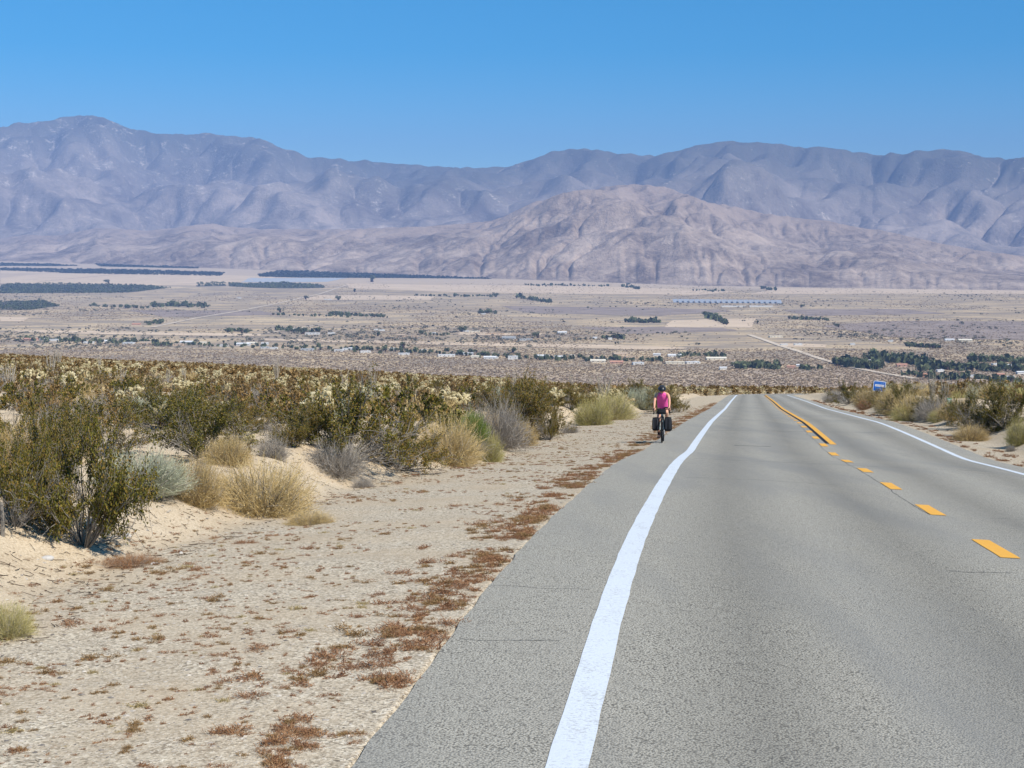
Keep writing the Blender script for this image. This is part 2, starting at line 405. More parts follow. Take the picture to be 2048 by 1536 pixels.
ground = link('ground', gm); tag(ground, kind='structure')

# ------------------------------------------------------------------ road and its markings
def zroad(x, y): return base(np.asarray(x, float), np.asarray(y, float), np.zeros(np.shape(x)))
def strip(i0, i1, d0, d1, lift, nlat=2, jag=0., seed=0, fine=None):
    """a band of the roadway between two distances from the centre line, as a draped grid"""
    s = np.arange(i0, i1 + 1e-6, fine or 1.); k0 = np.clip(s.astype(int), 0, len(CL) - 2); fr = (s - k0)[:, None]
    P = CL[k0] * (1 - fr) + CL[k0 + 1] * fr; N = unit(CT_N[k0] * (1 - fr) + CT_N[k0 + 1] * fr)
    a = np.linspace(0, 1, nlat)[None]
    if callable(d0): d0 = d0(P[:, 1:])
    e0 = d0 + jag * fbm(s * .9, s * 0, 3, seed)[:, None]; e1 = d1 + jag * fbm(s * .9, s * 0 + 9, 3, seed + 5)[:, None]
    D = e0 + (e1 - e0) * a
    X = P[:, :1] + N[:, :1] * D; Yv = P[:, 1:] + N[:, 1:] * D
    Z = zroad(X, Yv) + lift
    return np.stack([X, Yv, Z], -1), D
V, D = strip(0, len(CL) - 1, DLf, DR, 0, 40, .028, 3, .2)
mb = MB(); mb.add(V, grid_faces(*V.shape[:2]))
for c in (0, -1):                                                 # the broken edge of the asphalt mat
    e = V[:, c]; dn = e - np.array([0, 0, .16]); mb.add(np.stack([e, dn], 1), grid_faces(len(e), 2))
rm = mb.mesh('road', M['asphalt'], True)
w = np.concatenate([(np.minimum(abs(abs(D + 1.9) - .85), abs(abs(D - 1.6) - .85)) / .8).clip(0, 1).ravel(), np.full(len(V) * 4, .5)])
attr(rm, 'wear', w); tag(link('road', rm), kind='structure')
def marking(name, i0, i1, d0, d1, mat, lift=.004, jag=.006, seed=1, fine=.2):
    V, D = strip(i0, i1, d0, d1, lift, 2, jag, seed, fine)
    o = MB().add(V, grid_faces(*V.shape[:2])).build(name, mat); return tag(o, kind='structure')
def idx(Y): return (Y + 12) / .5
E1 = len(CL) - 1
marking('road_edge_line', 0, E1, -HALF - .10, -HALF + .10, M['white_paint'], .004, .007, 3)
marking('road_edge_line', 0, E1, 3.08, 3.23, M['white_paint'], .004, .008, 6)
marking('road_centre_line', idx(43.2), E1, .12, .30, M['yellow_paint'], .004, .006, 8)
marking('road_centre_line_gap', idx(43.6), E1, .01, .12, M['black_paint'], .004, .004, 9)
mb = MB(); yd = 10.6
while yd < 190:
    V, D = strip(idx(yd - .85), idx(yd + .85), -.19, .0, .005, 2, .006, int(yd * 3), .25); mb.add(V, grid_faces(*V.shape[:2])); yd += 4.6
tag(mb.build('road_dashes', M['yellow_paint']), kind='structure')
mb = MB(); r_ = np.random.default_rng(3)                           # hairline cracks across and along the mat
def crack(pts, w):
    P = np.array(pts); P = np.stack([P[:, 0], P[:, 1], zroad(P[:, 0], P[:, 1]) + .003], 1)
    n = np.array([[0, 1., 0]]) if abs(P[-1, 0] - P[0, 0]) > abs(P[-1, 1] - P[0, 1]) else np.array([[1., 0, 0]])
    ww = (w * (.5 + r_.random(len(P))))[:, None]; mb.add(np.stack([P - n * ww, P + n * ww], 1), grid_faces(len(P), 2))
for (yy, a, b, w) in [(11.0, -4.7, -3.9, .0028), (8.95, -4.6, -3.95, .0028), (13.2, -.9, -.3, .005), (41, -2.6, -1.6, .03), (24, -3.4, -1, .005), (31, -3.4, 2.6, .006), (19, .5, 2.8, .004), (52, -4, 3, .012), (66, -3, 3, .014)]:
    s = np.linspace(a, b, 40); crack([(float(XC(yy)) + q, yy + .25 * float(fbm(q * 1.1, yy, 3, 2)) - .15 * q) for q in s], w)
ys = np.linspace(19, 60, 260); crack([(float(XC(y)) - .22 + .05 * float(fbm(y * .8, 1, 4, 6)), y) for y in ys], .0035)
tag(mb.build('road_cracks', M['tar']), kind='structure')
#%%PART2
# ------------------------------------------------------------------ plant shapes
def g_(s): return np.random.default_rng(s)
def shoots(r, n, H, Rr, th0, th1, K=6, base_r=.1, up=.35, wig=.05, lmin=.7):
    """n stems fanning out of one foot"""
    ph = r.random(n) * 2 * np.pi; th = np.radians(th0 + (th1 - th0) * np.sqrt(r.random(n)))
    L = (lmin + (1 - lmin) * r.random(n))
    d = np.stack([np.sin(th) * np.cos(ph), np.sin(th) * np.sin(ph), np.cos(th)], 1)
    s = np.linspace(0, 1, K)[None, :, None]
    b = np.stack([np.cos(ph), np.sin(ph), ph * 0], 1) * (base_r * r.random(n))[:, None]
    end = d * np.array([Rr, Rr, H]) * 1.0 * L[:, None]
    P = b[:, None] + end[:, None] * s
    P[..., 2] += (up * H * .5 * (s ** 2 - s))[..., 0] * np.sin(th)[:, None]
    P[:, 1:] += np.cumsum(r.normal(size=(n, K - 1, 3)), 1) * wig * H / K
    P[..., 2] = np.maximum(P[..., 2], -.02)
    return P
def along(P, t):
    """points at fractions t (N,M) of each polyline"""
    K = P.shape[1]; f = np.clip(t, 0, .999) * (K - 1); i = f.astype(int); q = (f - i)[..., None]
    n = np.arange(len(P))[:, None]
    return P[n, i] * (1 - q) + P[n, i + 1] * q
def twigs(r, P, m, length, t0=.3, out=.8, K=4, wig=.25):
    """m side shoots on each stem"""
    n = len(P); t = t0 + (1 - t0) * r.random((n, m)); A = along(P, t).reshape(-1, 3)
    tan = unit(np.repeat(P[:, -1] - P[:, 0], m, 0)); d = unit(tan + r.normal(size=(n * m, 3)) * out + np.array([0, 0, .25]))
    L = length * (.5 + .8 * r.random(n * m)); s = np.linspace(0, 1, K)[None, :, None]
    Q = A[:, None] + d[:, None] * L[:, None, None] * s
    Q[:, 1:] += np.cumsum(r.normal(size=(n * m, K - 1, 3)), 1) * (wig * length / K)
    return Q
def creosote(seed, n=22, m=9, nl=34, size=.013, H=1., Rr=.95, stem=.010, th1=72, gap=.5):
    r = g_(seed); P = shoots(r, n, H, Rr, 4, th1, 7, .10, -.25, .16)
    Q = twigs(r, P, m, .26, .28, .75)
    w = MB(); V, f = tubes(P, np.linspace(stem, stem * .35, 7), 4); w.add(V, f); V, f = tubes(Q, .0032, 3); w.add(V, f)
    tp_ = Q[:, -1]; lum = vnoise(tp_[:, 0] * 3.1 + seed, tp_[:, 1] * 3.1 + tp_[:, 2] * 2.3, seed) * .6 + vnoise(tp_[:, 2] * 4.3, tp_[:, 0] * 3.7 + seed, seed + 3) * .4
    low = np.clip((.34 - tp_[:, 2]) * 2.2, 0, .55); keep = (lum > gap * .8) & (r.random(len(Q)) > low)
    Q = Q[keep]; T = .15 + .9 * r.random((len(Q), nl)); C = along(Q, T).reshape(-1, 3)
    C += r.normal(size=C.shape) * .022
    C = C[C[:, 2] > .03]; l = MB(); l.add(*leaves(C, size, r, 1.35))
    return w, l
def mound(seed, n=1500, H=1., Rr=1., w=.0035, m=2, tw=.25, th1=88, up=.2, wig=.12, tips=0, tip=.012):
    r = g_(seed); P = shoots(r, n, H, Rr, 2, th1, 5, .35 * Rr, up, wig, .72)
    s = MB(); s.add(*ribbons(P, np.linspace(w, w * .5, 5), r))
    if m: Q = twigs(r, P, m, tw, .45, .6, 3, .2); s.add(*ribbons(Q, np.array([w * .7, w * .55, w * .3]), r))
    if tips: s.add(*leaves(along(P, .8 + .2 * r.random((n, tips))).reshape(-1, 3) + r.normal(size=(n * tips, 3)) * .03, tip, r, 1.2))
    return s
def capsule(a, b, rad, ns=6):
    a = np.array(a); b = np.array(b); s = np.array([0, .08, .35, .7, .93, 1.]); q = np.array([.25, .75, 1, 1, .7, .15]) * rad
    return tubes((a + (b - a) * s[:, None])[None], q[None], ns)
def cholla(seed, H=1., n1=6, n2=5, n3=3, spines=26, jl=.17, jr=.032):
    r = g_(seed); old, new, tr = MB(), MB(), MB()
    h = .42 * H; top = np.array([r.normal() * .05, r.normal() * .05, h])
    V, f = tube1([(0, 0, -.05), (top[0] * .5, top[1] * .5, h * .5), top], [.055, .05, .04], 7); tr.add(V, f)
    def joint(mb, a, d, L, rad):
        b = a + d * L; mb.add(*capsule(a, b, rad))
        u = unit(r.normal(size=(spines, 3)) + d * .35); c = a + (b - a) * r.random((spines, 1))
        c0 = c + u * rad * .8; c1 = c + u * rad * 1.9; sd = unit(np.cross(u, r.normal(size=(spines, 3)))) * .006
        mb.add(np.stack([c0 - sd, c0 + sd, c1], 1), np.arange(spines * 3).reshape(-1, 3)); return b
    for i in range(n1):
        p = i / n1 * 6.28 + r.random(); st = top - np.array([0, 0, r.random() * .22 * H]); d = unit(np.array([math.cos(p), math.sin(p), .55 + r.random() * .7]))
        a = joint(old, st, d, jl * 1.15, jr * 1.1)
        for j in range(n2):
            d2 = unit(d + r.normal(size=3) * .75 + np.array([0, 0, .55])); b = joint(new if r.random() > .3 else old, a - d * r.random() * jl * .4, d2, jl * (.8 + .4 * r.random()), jr)
            for k in range(n3): joint(new, b - d2 * r.random() * jl * .3, unit(d2 + r.normal(size=3) * .9 + np.array([0, 0, .5])), jl * (.55 + .4 * r.random()), jr * .9)
    return tr, old, new
def ocotillo(seed, n=20, H=1., th1=34):
    r = g_(seed); P = shoots(r, n, H, H * .62, 3, th1, 8, .06, -.5, .05, .6); s = MB()
    s.add(*tubes(P, np.linspace(.012, .005, 8), 4)); C = along(P, r.random((n, 60))).reshape(-1, 3) + r.normal(size=(n * 60, 3)) * .008
    s.add(*leaves(C, .010, r, 2.2)); return s
def tuft(seed, n=70, H=.055, Rr=.12, w=.0022, clumps=3):
    r = g_(seed); s = MB()
    for c in range(clumps):
        P = shoots(r, n // clumps, H, Rr * .55, 15, 88, 4, Rr * .2, .2, .2, .4)
        P[..., :2] += r.normal(size=2) * Rr * .45 * (clumps > 1)
        s.add(*ribbons(P, np.array([w, w, w * .8, w * .4]), r)); Q = twigs(r, P, 3, Rr * .3, .3, 1., 3, .3)
        s.add(*ribbons(Q, w * .8, r)); s.add(*leaves(along(Q, r.random((len(Q), 2))).reshape(-1, 3), w * 1.6, r, 1.5))
    for v in s.v: v[:, 2] = np.abs(v[:, 2])
    return s
def crown_tree(seed, H=6., W=5., n=420, size=.42, palm=False):
    r = g_(seed); t = MB(); t.add(*tube1([(0, 0, -.3), (.1, 0, H * .3), (.0, .1, H * .62)], [.22, .17, .1], 6)); l = MB()
    lobes = 7; c = r.normal(size=(lobes, 3)) * np.array([W * .24, W * .24, H * .12]) + np.array([0, 0, H * .6])
    k = r.integers(0, lobes, n); C = c[k] + unit(r.normal(size=(n, 3))) * (.6 + .4 * r.random((n, 1))) * np.array([W * .24, W * .24, H * .24])
    C[:, 2] = np.clip(C[:, 2], H * .12, None); l.add(*leaves(C, size, r, 1.2))
    for q in range(5): t.add(*tubes(np.stack([np.array([0, 0, H * .4]), (c[q] + np.array([0, 0, H * .4])) / 2, c[q]])[None], np.array([.1, .07, .03]), 4))
    return t, l

# prototypes: (name, category, [(part name, mesh)...]); the first part carries the bulk
PR = {}
def proto(key, name, cat, *parts): PR[key] = (name, cat, parts)
for i in range(4):
    w, l = creosote(100 + i, 40, 13, 66, .0086, 1., 1.1, .010, 83, .49)
    proto(f'creo{i}', 'creosote_bush', 'bush', ('foliage', l.mesh('foliage', M['creosote_leaf'])), ('stems', w.mesh('stems', M['bark'])))
for i in range(4):
    w, l = creosote(140 + i, 18, 8, 20, .024, 1., 1.05, .012, 76, .55)
    m = MB().merge(l, 0).merge(w, 1)
    proto(f'creom{i}', 'creosote_bush', 'bush', (None, m.mesh('creosote_bush', [M['creosote_leaf' if i % 2 else 'creosote_dry'], M['bark']])))
for k, mt in (('straw', 'straw'), ('grey', 'grey_twig'), ('sage', 'sage'), ('yg', 'yellow_green'), ('green', 'green_leaf'), ('russ', 'russet')):
    for i in range(2):
        if k == 'sage': a = mound(200 + i, 2300, 1., 1., .005, 1, .18, 82, .1, .07, 1, .010)
        elif k == 'green': a = mound(210 + i, 1500, 1., .9, .004, 3, .2, 60, -.2, .1, 4, .009)
        elif k == 'grey': a = mound(220 + i, 700, 1., 1., .0045, 4, .34, 86, .2, .3)
        else: a = mound(230 + i + len(k), 1500, 1., 1., .0038, 3, .26, 88, .25, .2, 2, .009)
        b = mound(260 + i + len(k), 260, .8, .85, .006, 2, .3, 80, .2, .3)
        proto(f'{k}{i}', 'dry_shrub', 'shrub', ('stalks', a.mesh('stalks', M[mt])), ('dead_twigs', b.mesh('dead_twigs', M['grey_twig'])))
    a = mound(290 + len(k), 420, 1., 1., .011, 2, .3, 88, .2, .2, 2, .022)
    proto(f'{k}m', 'dry_shrub', 'shrub', (None, a.mesh('dry_shrub', M[mt])))
for i in range(3):
    tr, old, new = cholla(300 + i)
    proto(f'chol{i}', 'cholla_cactus', 'cactus', ('joints', new.mesh('joints', M['cholla_spine'])), ('old_joints', old.mesh('old_joints', M['cholla_old'])), ('trunk', tr.mesh('trunk', M['dark_bark'])))
for i in range(3):
    tr, old, new = cholla(320 + i, 1., 8, 4, 2, 9, .20, .05)
    for v in new.v + old.v: v[:, :2] *= 1.35
    proto(f'cholm{i}', 'cholla_cactus', 'cactus', (None, MB().merge(new, 0).merge(old, 1).merge(tr, 2).mesh('cholla_cactus', [M['cholla_spine'], M['cholla_old'], M['dark_bark']])))
for i in range(3): proto(f'oco{i}', 'ocotillo', 'plant', (None, ocotillo(340 + i, 16 + 5 * i).mesh('ocotillo', M['pale_bark'])))
WEED = []
for i, (mt, n, H, Rr, c) in enumerate([('russet', 110, .06, .17, 4), ('russet', 70, .05, .12, 3), ('ochre_weed', 120, .07, .17, 3), ('ochre_weed', 60, .05, .11, 2), ('russet', 40, .045, .07, 1), ('olive_weed', 70, .04, .14, 3), ('russet', 50, .04, .10, 2)]):
    WEED.append((mt, tuft(360 + i, n, H, Rr, .0024, c)))
    proto(f'weed{i}', 'weed_tuft', 'weed', (None, WEED[-1][1].mesh('weed_tuft', M[mt])))
for i in range(4):
    tr, l = crown_tree(380 + i, 1., [.95, 1.2, .75, 1.4][i], 330, .062)
    proto(f'tree{i}', 'tree', 'tree', (None, MB().merge(l, 0).merge(tr, 1).mesh('tree', [M['tree_leaf'], M['dark_bark']])))
def plant(key, x, y, z, sx, sz, rz, label, group=None, name=None, cat=None, sy=None, lean=0.):
    nm, ct, parts = PR[key]
    if parts[0][0] is None:
        o = link(name or nm, parts[0][1])
    else:
        o = link(name or nm, None); o.empty_display_size = .2
        for pn, me in parts: link(pn, me, o)
    o.location = (x, y, z); o.scale = (sx, sy or sx, sz); o.rotation_euler = (lean, 0, rz)
    return tag(o, label, cat or ct, group)
def plant_px(key, bx, by, hpx, wpx, label, group=None, name=None, cat=None, sink=.03, rz=None):
    """a plant whose foot shows at (bx, by) of the photograph, hpx tall and wpx wide there"""
    x, y, z = hit(bx, by); m = y / F
    return plant(key, x, y, z - sink, wpx * m / 2, hpx * m, random.uniform(0, 6.28) if rz is None else rz, label, group, name, cat)

# ------------------------------------------------------------------ plants one can tell apart, left bank
L_ = [
 ('creo0', 165, 1090, 300, 305, 'largest dark olive creosote bush, nearest on the left sand bank, foot in the gully', 'creosote_bush', 'bush'),
 ('creo1', 28, 1050, 250, 210, 'dark creosote bush cut off by the picture edge, left of the largest creosote', 'creosote_bush', 'bush'),
 ('creo2', 95, 985, 215, 190, 'tall creosote bush with a pointed green top behind the largest creosote', 'creosote_bush', 'bush'),
 ('sage0', 282, 985, 100, 190, 'grey-green mound of stiff pale stalks right of the largest creosote', 'sage_shrub', 'shrub'),
 ('straw0', 385, 1006, 108, 125, 'golden dry shrub touching the right side of the grey-green mound', 'dry_shrub', 'shrub'),
 ('straw1', 522, 1030, 122, 200, 'broad straw-coloured dry shrub at the foot of the left sand bank', 'dry_shrub', 'shrub'),
 ('creo3', 400, 912, 132, 260, 'wide brown-green creosote bush behind the golden dry shrub', 'creosote_bush', 'bush'),
 ('creo1', 690, 920, 182, 320, 'big green creosote bush with two spires in the middle of the left bank', 'creosote_bush', 'bush'),
 ('creo2', 795, 938, 128, 200, 'low creosote bush spilling down to the gravel from the big two-spired bush', 'creosote_bush', 'bush'),
 ('creo0', 590, 890, 100, 130, 'small creosote bush on the left flank of the big two-spired bush', 'creosote_bush', 'bush'),
 ('grey0', 545, 916, 52, 60, 'small pale grey twiggy shrub left of the grey twig mound', 'twig_shrub', 'shrub'),
 ('grey1', 672, 946, 74, 116, 'round grey mound of bare twigs in front of the big two-spired creosote', 'twig_shrub', 'shrub'),
 ('chol0', 713, 935, 46, 44, 'little yellowish cholla beside the grey twig mound', 'cholla_cactus', 'cactus'),
 ('straw1', 893, 924, 102, 130, 'straw-yellow shrub below the feathery green bush', 'dry_shrub', 'shrub'),
 ('green0', 930, 905, 92, 110, 'feathery bright green bush among straw shrubs by the gravel', 'green_bush', 'bush'),
 ('yg0', 972, 922, 68, 66, 'yellow-green shrub on the right flank of the feathery green bush', 'dry_shrub', 'shrub'),
 ('grey0', 992, 892, 96, 120, 'tall bush of bare grey twigs right of the feathery green bush', 'twig_shrub', 'shrub'),
 ('creo3', 1060, 872, 122, 150, 'creosote bush right of the bare grey twig bush', 'creosote_bush', 'bush'),
 ('creo0', 1098, 880, 84, 58, 'narrow dark green creosote reaching the gravel edge', 'creosote_bush', 'bush'),
 ('straw0', 1040, 892, 56, 66, 'low golden shrub in front of the creosote beside the bare twig bush', 'dry_shrub', 'shrub'),
 ('grey1', 1140, 866, 22, 32, 'tiny brown dead shrub alone on the sand edge', 'dead_shrub', 'shrub'),
 ('yg1', 1185, 850, 58, 74, 'yellow-green shrub nearest the little russet bush', 'dry_shrub', 'shrub'),
 ('yg0', 1222, 840, 62, 96, 'wide yellow-green shrub behind the little russet bush', 'dry_shrub', 'shrub'),
 ('russ0', 1198, 842, 26, 44, 'little russet and grey bush between yellow-green shrubs', 'russet_shrub', 'shrub'),
 ('sage1', 1282, 818, 48, 84, 'pale sage-coloured shrub left of the cyclist', 'sage_shrub', 'shrub'),
 ('creo2', 1330, 826, 62, 92, 'rounded grey-brown creosote bush directly behind the cyclist', 'creosote_bush', 'bush'),
 ('creo1', 1280, 800, 46, 110, 'brown creosote bush behind the pale sage shrub left of the cyclist', 'creosote_bush', 'bush'),
 ('chol1', 815, 845, 50, 76, 'large cream cholla with dark trunks above the straw shrubs', 'cholla_cactus', 'cactus'),
 ('chol2', 785, 842, 34, 40, 'small cream cholla left of the large dark-trunked cholla', 'cholla_cactus', 'cactus'),
 ('chol0', 855, 842, 32, 36, 'small cream cholla right of the large dark-trunked cholla', 'cholla_cactus', 'cactus'),
 ('chol1', 500, 905, 66, 90, 'bright cream cholla left of the small creosote on the bank', 'cholla_cactus', 'cactus'),
 ('chol2', 470, 900, 44, 60, 'pale yellow cholla low beside the bright cream cholla', 'cholla_cactus', 'cactus'),
 ('chol0', 556, 838, 56, 60, 'cream cholla with a brown heart standing behind the small creosote', 'cholla_cactus', 'cactus'),
 ('chol2', 254, 838, 52, 26, 'thin tall cholla with a cream head on a bare dark trunk', 'cholla_cactus', 'cactus'),
 ('chol1', 140, 880, 70, 120, 'cream cholla showing through the gap behind the left creosotes', 'cholla_cactus', 'cactus'),
 ('chol0', 320, 860, 70, 100, 'cream cholla behind the wide brown-green creosote', 'cholla_cactus', 'cactus'),
 ('chol2', 1243, 806, 34, 30, 'very pale whitish cholla by the short ocotillo left of the cyclist', 'cholla_cactus', 'cactus'),
 ('oco1', 1205, 806, 64, 120, 'short bushy ocotillo with pale canes left of the cyclist', 'ocotillo', 'plant'),
 ('oco2', 745, 800, 72, 70, 'pale ocotillo rising behind the big two-spired creosote', 'ocotillo', 'plant'),
 ('oco0', 690, 795, 62, 70, 'thin ocotillo just left of the pale ocotillo behind the two-spired creosote', 'ocotillo', 'plant'),
 ('oco2', 20, 790, 72, 100, 'grey ocotillo cut off by the left picture edge in the scrub plain', 'ocotillo', 'plant'),
 ('oco1', 243, 786, 58, 90, 'grey ocotillo in the scrub plain above the thin tall cholla', 'ocotillo', 'plant'),
 ('oco0', 370, 770, 44, 60, 'small ocotillo in the scrub plain above the golden dry shrub', 'ocotillo', 'plant'),
 ('creo3', 1010, 838, 78, 170, 'long brown creosote bush behind the bare grey twig bush', 'creosote_bush', 'bush'),
 ('creo0', 1140, 818, 56, 120, 'brown creosote bush behind the little brown dead shrub', 'creosote_bush', 'bush'),
 ('grey0', 726, 975, 26, 42, 'small ball of dead twigs on the sand below the grey twig mound', 'dead_shrub', 'shrub'),
 ('yg1', 12, 1272, 84, 110, 'yellow grass clump at the left picture edge in the gravel', 'grass_clump', 'grass'),
 ('straw0', 620, 1048, 34, 90, 'low flat straw tuft at the foot of the broad straw shrub', 'grass_clump', 'grass'),
 ('russ1', 262, 1130, 26, 130, 'rust-brown dead brush below the largest creosote', 'dead_brush', 'shrub'),
 ('creo3', 205, 915, 128, 230, 'brown-green creosote bush behind the grey-green mound', 'creosote_bush', 'bush'),
 ('straw1', 70, 925, 90, 170, 'straw shrub showing behind the pointed creosote at far left', 'dry_shrub', 'shrub'),
 ('creo0', 15, 890, 120, 210, 'brown creosote bush at the far left edge behind the sand bank', 'creosote_bush', 'bush'),
 ('grey1', 130, 865, 60, 120, 'pale grey twig bush among the creosotes at far left', 'twig_shrub', 'shrub'),
 ('straw0', 455, 925, 62, 90, 'small straw shrub below the bright cream cholla', 'dry_shrub', 'shrub'),
 ('creo1', 480, 868, 84, 150, 'creosote bush between the wide brown-green creosote and the two-spired bush', 'creosote_bush', 'bush'),
 ('creo2', 330, 850, 96, 200, 'brown creosote bush standing between the thin tall cholla and the bright cream cholla', 'creosote_bush', 'bush'),
]
for k, bx, by, h, w, lab, nm, ct in L_: plant_px(k, bx, by, h, w, lab, None, nm, ct)
# right bank
for k, bx, by, h, w, lab, nm, ct in [
 ('creo1', 1700, 806, 46, 90, 'brown creosote bush at the far end of the right bank', 'creosote_bush', 'bush'),
 ('grey0', 1668, 804, 28, 44, 'grey shrub at the very tip of the right bank by the bend', 'twig_shrub', 'shrub'),
 ('straw0', 1738, 812, 40, 60, 'pale shrub left of the blue sign', 'dry_shrub', 'shrub'),
 ('straw1', 1790, 826, 58, 74, 'straw shrub just right of the blue sign post', 'dry_shrub', 'shrub'),
 ('straw0', 1838, 838, 58, 96, 'large pale straw shrub between the blue sign and the green marker', 'dry_shrub', 'shrub'),
 ('yg1', 1822, 842, 36, 76, 'low olive-grey shrub at the foot of the large pale shrub', 'dry_shrub', 'shrub'),
 ('creo2', 1772, 818, 50, 86, 'brown-olive creosote bush between the blue sign and the large pale shrub', 'creosote_bush', 'bush'),
 ('creo0', 1975, 868, 66, 100, 'low dark creosote bush in front of the orange-brown one', 'creosote_bush', 'bush'),
 ('creo1', 1868, 832, 56, 84, 'dark creosote bush at the foot of the ocotillos', 'creosote_bush', 'bush'),
 ('creo3', 1806, 822, 60, 90, 'brown creosote bush rising behind the large pale shrub', 'creosote_bush', 'bush'),
 ('oco0', 1866, 822, 92, 70, 'tall ocotillo with thin upright canes on the right bank', 'ocotillo', 'plant'),
 ('oco1', 1890, 818, 78, 60, 'second ocotillo leaning right beside the tall one on the right bank', 'ocotillo', 'plant'),
 ('grey1', 1868, 838, 44, 70, 'mauve-grey twiggy shrub below the ocotillos', 'twig_shrub', 'shrub'),
 ('creo0', 1935, 852, 78, 116, 'dark green creosote bush next to the green marker', 'creosote_bush', 'bush'),
 ('creo3', 2012, 856, 92, 140, 'orange-brown creosote bush at the right picture edge', 'creosote_bush', 'bush'),
 ('straw0', 1912, 838, 46, 70, 'golden shrub tucked behind the green marker', 'dry_shrub', 'shrub'),
 ('straw1', 1942, 882, 38, 66, 'straw shrub nearest the gravel below the dark green creosote', 'dry_shrub', 'shrub'),
 ('yg0', 2044, 888, 60, 60, 'yellow shrub cut off by the right picture edge', 'dry_shrub', 'shrub'),
 ('yg1', 1880, 842, 26, 44, 'small golden tuft under the green marker', 'dry_shrub', 'shrub'),
 ('grey1', 2022, 903, 16, 20, 'tiny round grey tuft alone on the right gravel', 'dead_shrub', 'shrub'),
 ('russ0', 1735, 818, 20, 40, 'russet twigs at the foot of the blue sign', 'russet_shrub', 'shrub')]:
    plant_px(k, bx, by, h, w, lab, None, nm, ct)

# ------------------------------------------------------------------ the scrub plain: the largest 300 of each kind singly, the rest as one mass
r = g_(11)
def scatter(n, y0, y1, pxa, pxb, pw=2.):
    u = r.random(n); Yp = (y0 ** pw + (y1 ** pw - y0 ** pw) * u) ** (1 / pw); P = pxa + (pxb - pxa) * r.random(n)
    return (P - 1024) / F * Yp, Yp
def thin(X, Y, dist):
    cell = {}; keep = []
    for i, (x, y) in enumerate(zip(X, Y)):
        k = (int(x // dist), int(y // dist))
        if any((x - a) ** 2 + (y - b) ** 2 < dist * dist for dx in (-1, 0, 1) for dy in (-1, 0, 1) for a, b in cell.get((k[0] + dx, k[1] + dy), ())): continue
        cell.setdefault(k, []).append((x, y)); keep.append(i)
    return np.array(keep)
def left_ok(X, Y):
    d = lateral(X, Y); return DLf(Y) - d > toe(Y) + 1.0
X, Y = scatter(22000, 30, 430, -220, 1560, 1.75); k = left_ok(X, Y); X, Y = X[k], Y[k]; k = thin(X, Y, 1.9); X, Y = X[k], Y[k]
dens = fbm(X / 14, Y / 14, 3, 21); isc = r.random(len(X)) < np.clip(.55 - .5 * dens - .04 * (Y > 150), .12, .95)
k = isc | (Y > 70) | (r.random(len(X)) < .25); X, Y, isc = X[k], Y[k], isc[k]
cx, cy = X[isc], Y[isc]; hx, hy = X[~isc], Y[~isc]
# right bank and beyond the bend
X, Y = scatter(2600, 40, 215, 1640, 2300, 1.6); d = lateral(X, Y); k = d > DR + 4.9; X, Y = X[k], Y[k]; k = thin(X, Y, 1.9); X, Y = X[k], Y[k]
isr = r.random(len(X)) < .4; rx, ry = X[isr], Y[isr]; sx_, sy_ = X[~isr], Y[~isr]
X, Y = scatter(7000, 208, 360, 1360, 2200, 1.6); d = lateral(X, Y); k = (abs(d) > 5.9); X, Y = X[k], Y[k]; k = thin(X, Y, 1.6); X, Y = X[k], Y[k]
isb = r.random(len(X)) < .6; cx = np.concatenate([cx, X[isb], rx]); cy = np.concatenate([cy, Y[isb], ry]); hx = np.concatenate([hx, X[~isb]]); hy = np.concatenate([hy, Y[~isb]])
def many(keys, X, Y, h, wr, lim, lab, grp, name, cat, sink=.03):
    o = np.argsort(Y); X, Y = X[o], Y[o]; Z = G(X, Y); n = min(lim, len(X))
    for i in range(n):
        hh = h[0] + (h[1] - h[0]) * r.random(); ww = hh * (wr[0] + (wr[1] - wr[0]) * r.random()) / 2
        q = Y[i]
        lb, gp = lab(X[i], q)
        plant(keys[r.integers(len(keys))], X[i], q, Z[i] - sink, ww, hh, r.random() * 6.28, lb, gp, name, cat)
    return X[n:], Y[n:], Z[n:]
def zone(what, adj):
    def f(x, y):
        if y > 212: return f'{adj} {what} beyond the bend of the road', f'{what}s beyond the bend'
        if x > XC(y): return f'{adj} {what} on top of the right bank', f'{what}s on the right bank'
        if y < 75: return f'{adj} {what} just behind the left sand bank', f'nearer {what}s of the scrub plain'
        return f'{adj} {what} far out in the left scrub plain', f'far {what}s of the scrub plain'
    return f
FX, FY, FZ = many(['creom0', 'creom1', 'creom2', 'creom3'], cx, cy, (.7, 1.3), (1.35, 2.1), 300, zone('creosote bush', 'brown-green'), None, 'creosote_bush', 'bush')
KX, KY, KZ = many(['cholm0', 'cholm1', 'cholm2'], hx, hy, (.6, 1.15), (1.2, 1.9), 300, zone('cholla cactus', 'cream-topped'), None, 'cholla_cactus', 'cactus')
D1 = many(['strawm', 'sagem', 'greym', 'ygm'], sx_, sy_, (.5, .95), (1.5, 2.1), 130, zone('dry shrub', 'straw-coloured'), None, 'dry_shrub', 'shrub')
X, Y = scatter(900, 34, 190, -220, 1400, 1.5); k = left_ok(X, Y); X, Y = X[k], Y[k]; k = thin(X, Y, 3.0)
D2 = many(['greym', 'sagem', 'strawm', 'greym'], X[k], Y[k], (.45, .85), (1.4, 2.0), 110, zone('dry shrub', 'pale grey or straw'), None, 'dry_shrub', 'shrub')
X, Y = scatter(60, 70, 330, -150, 1300); k = left_ok(X, Y)
many(['oco0', 'oco1', 'oco2'], X[k], Y[k], (1.7, 2.6), (.8, 1.1), 12, zone('ocotillo', 'pale thin-caned'), None, 'ocotillo', 'plant')
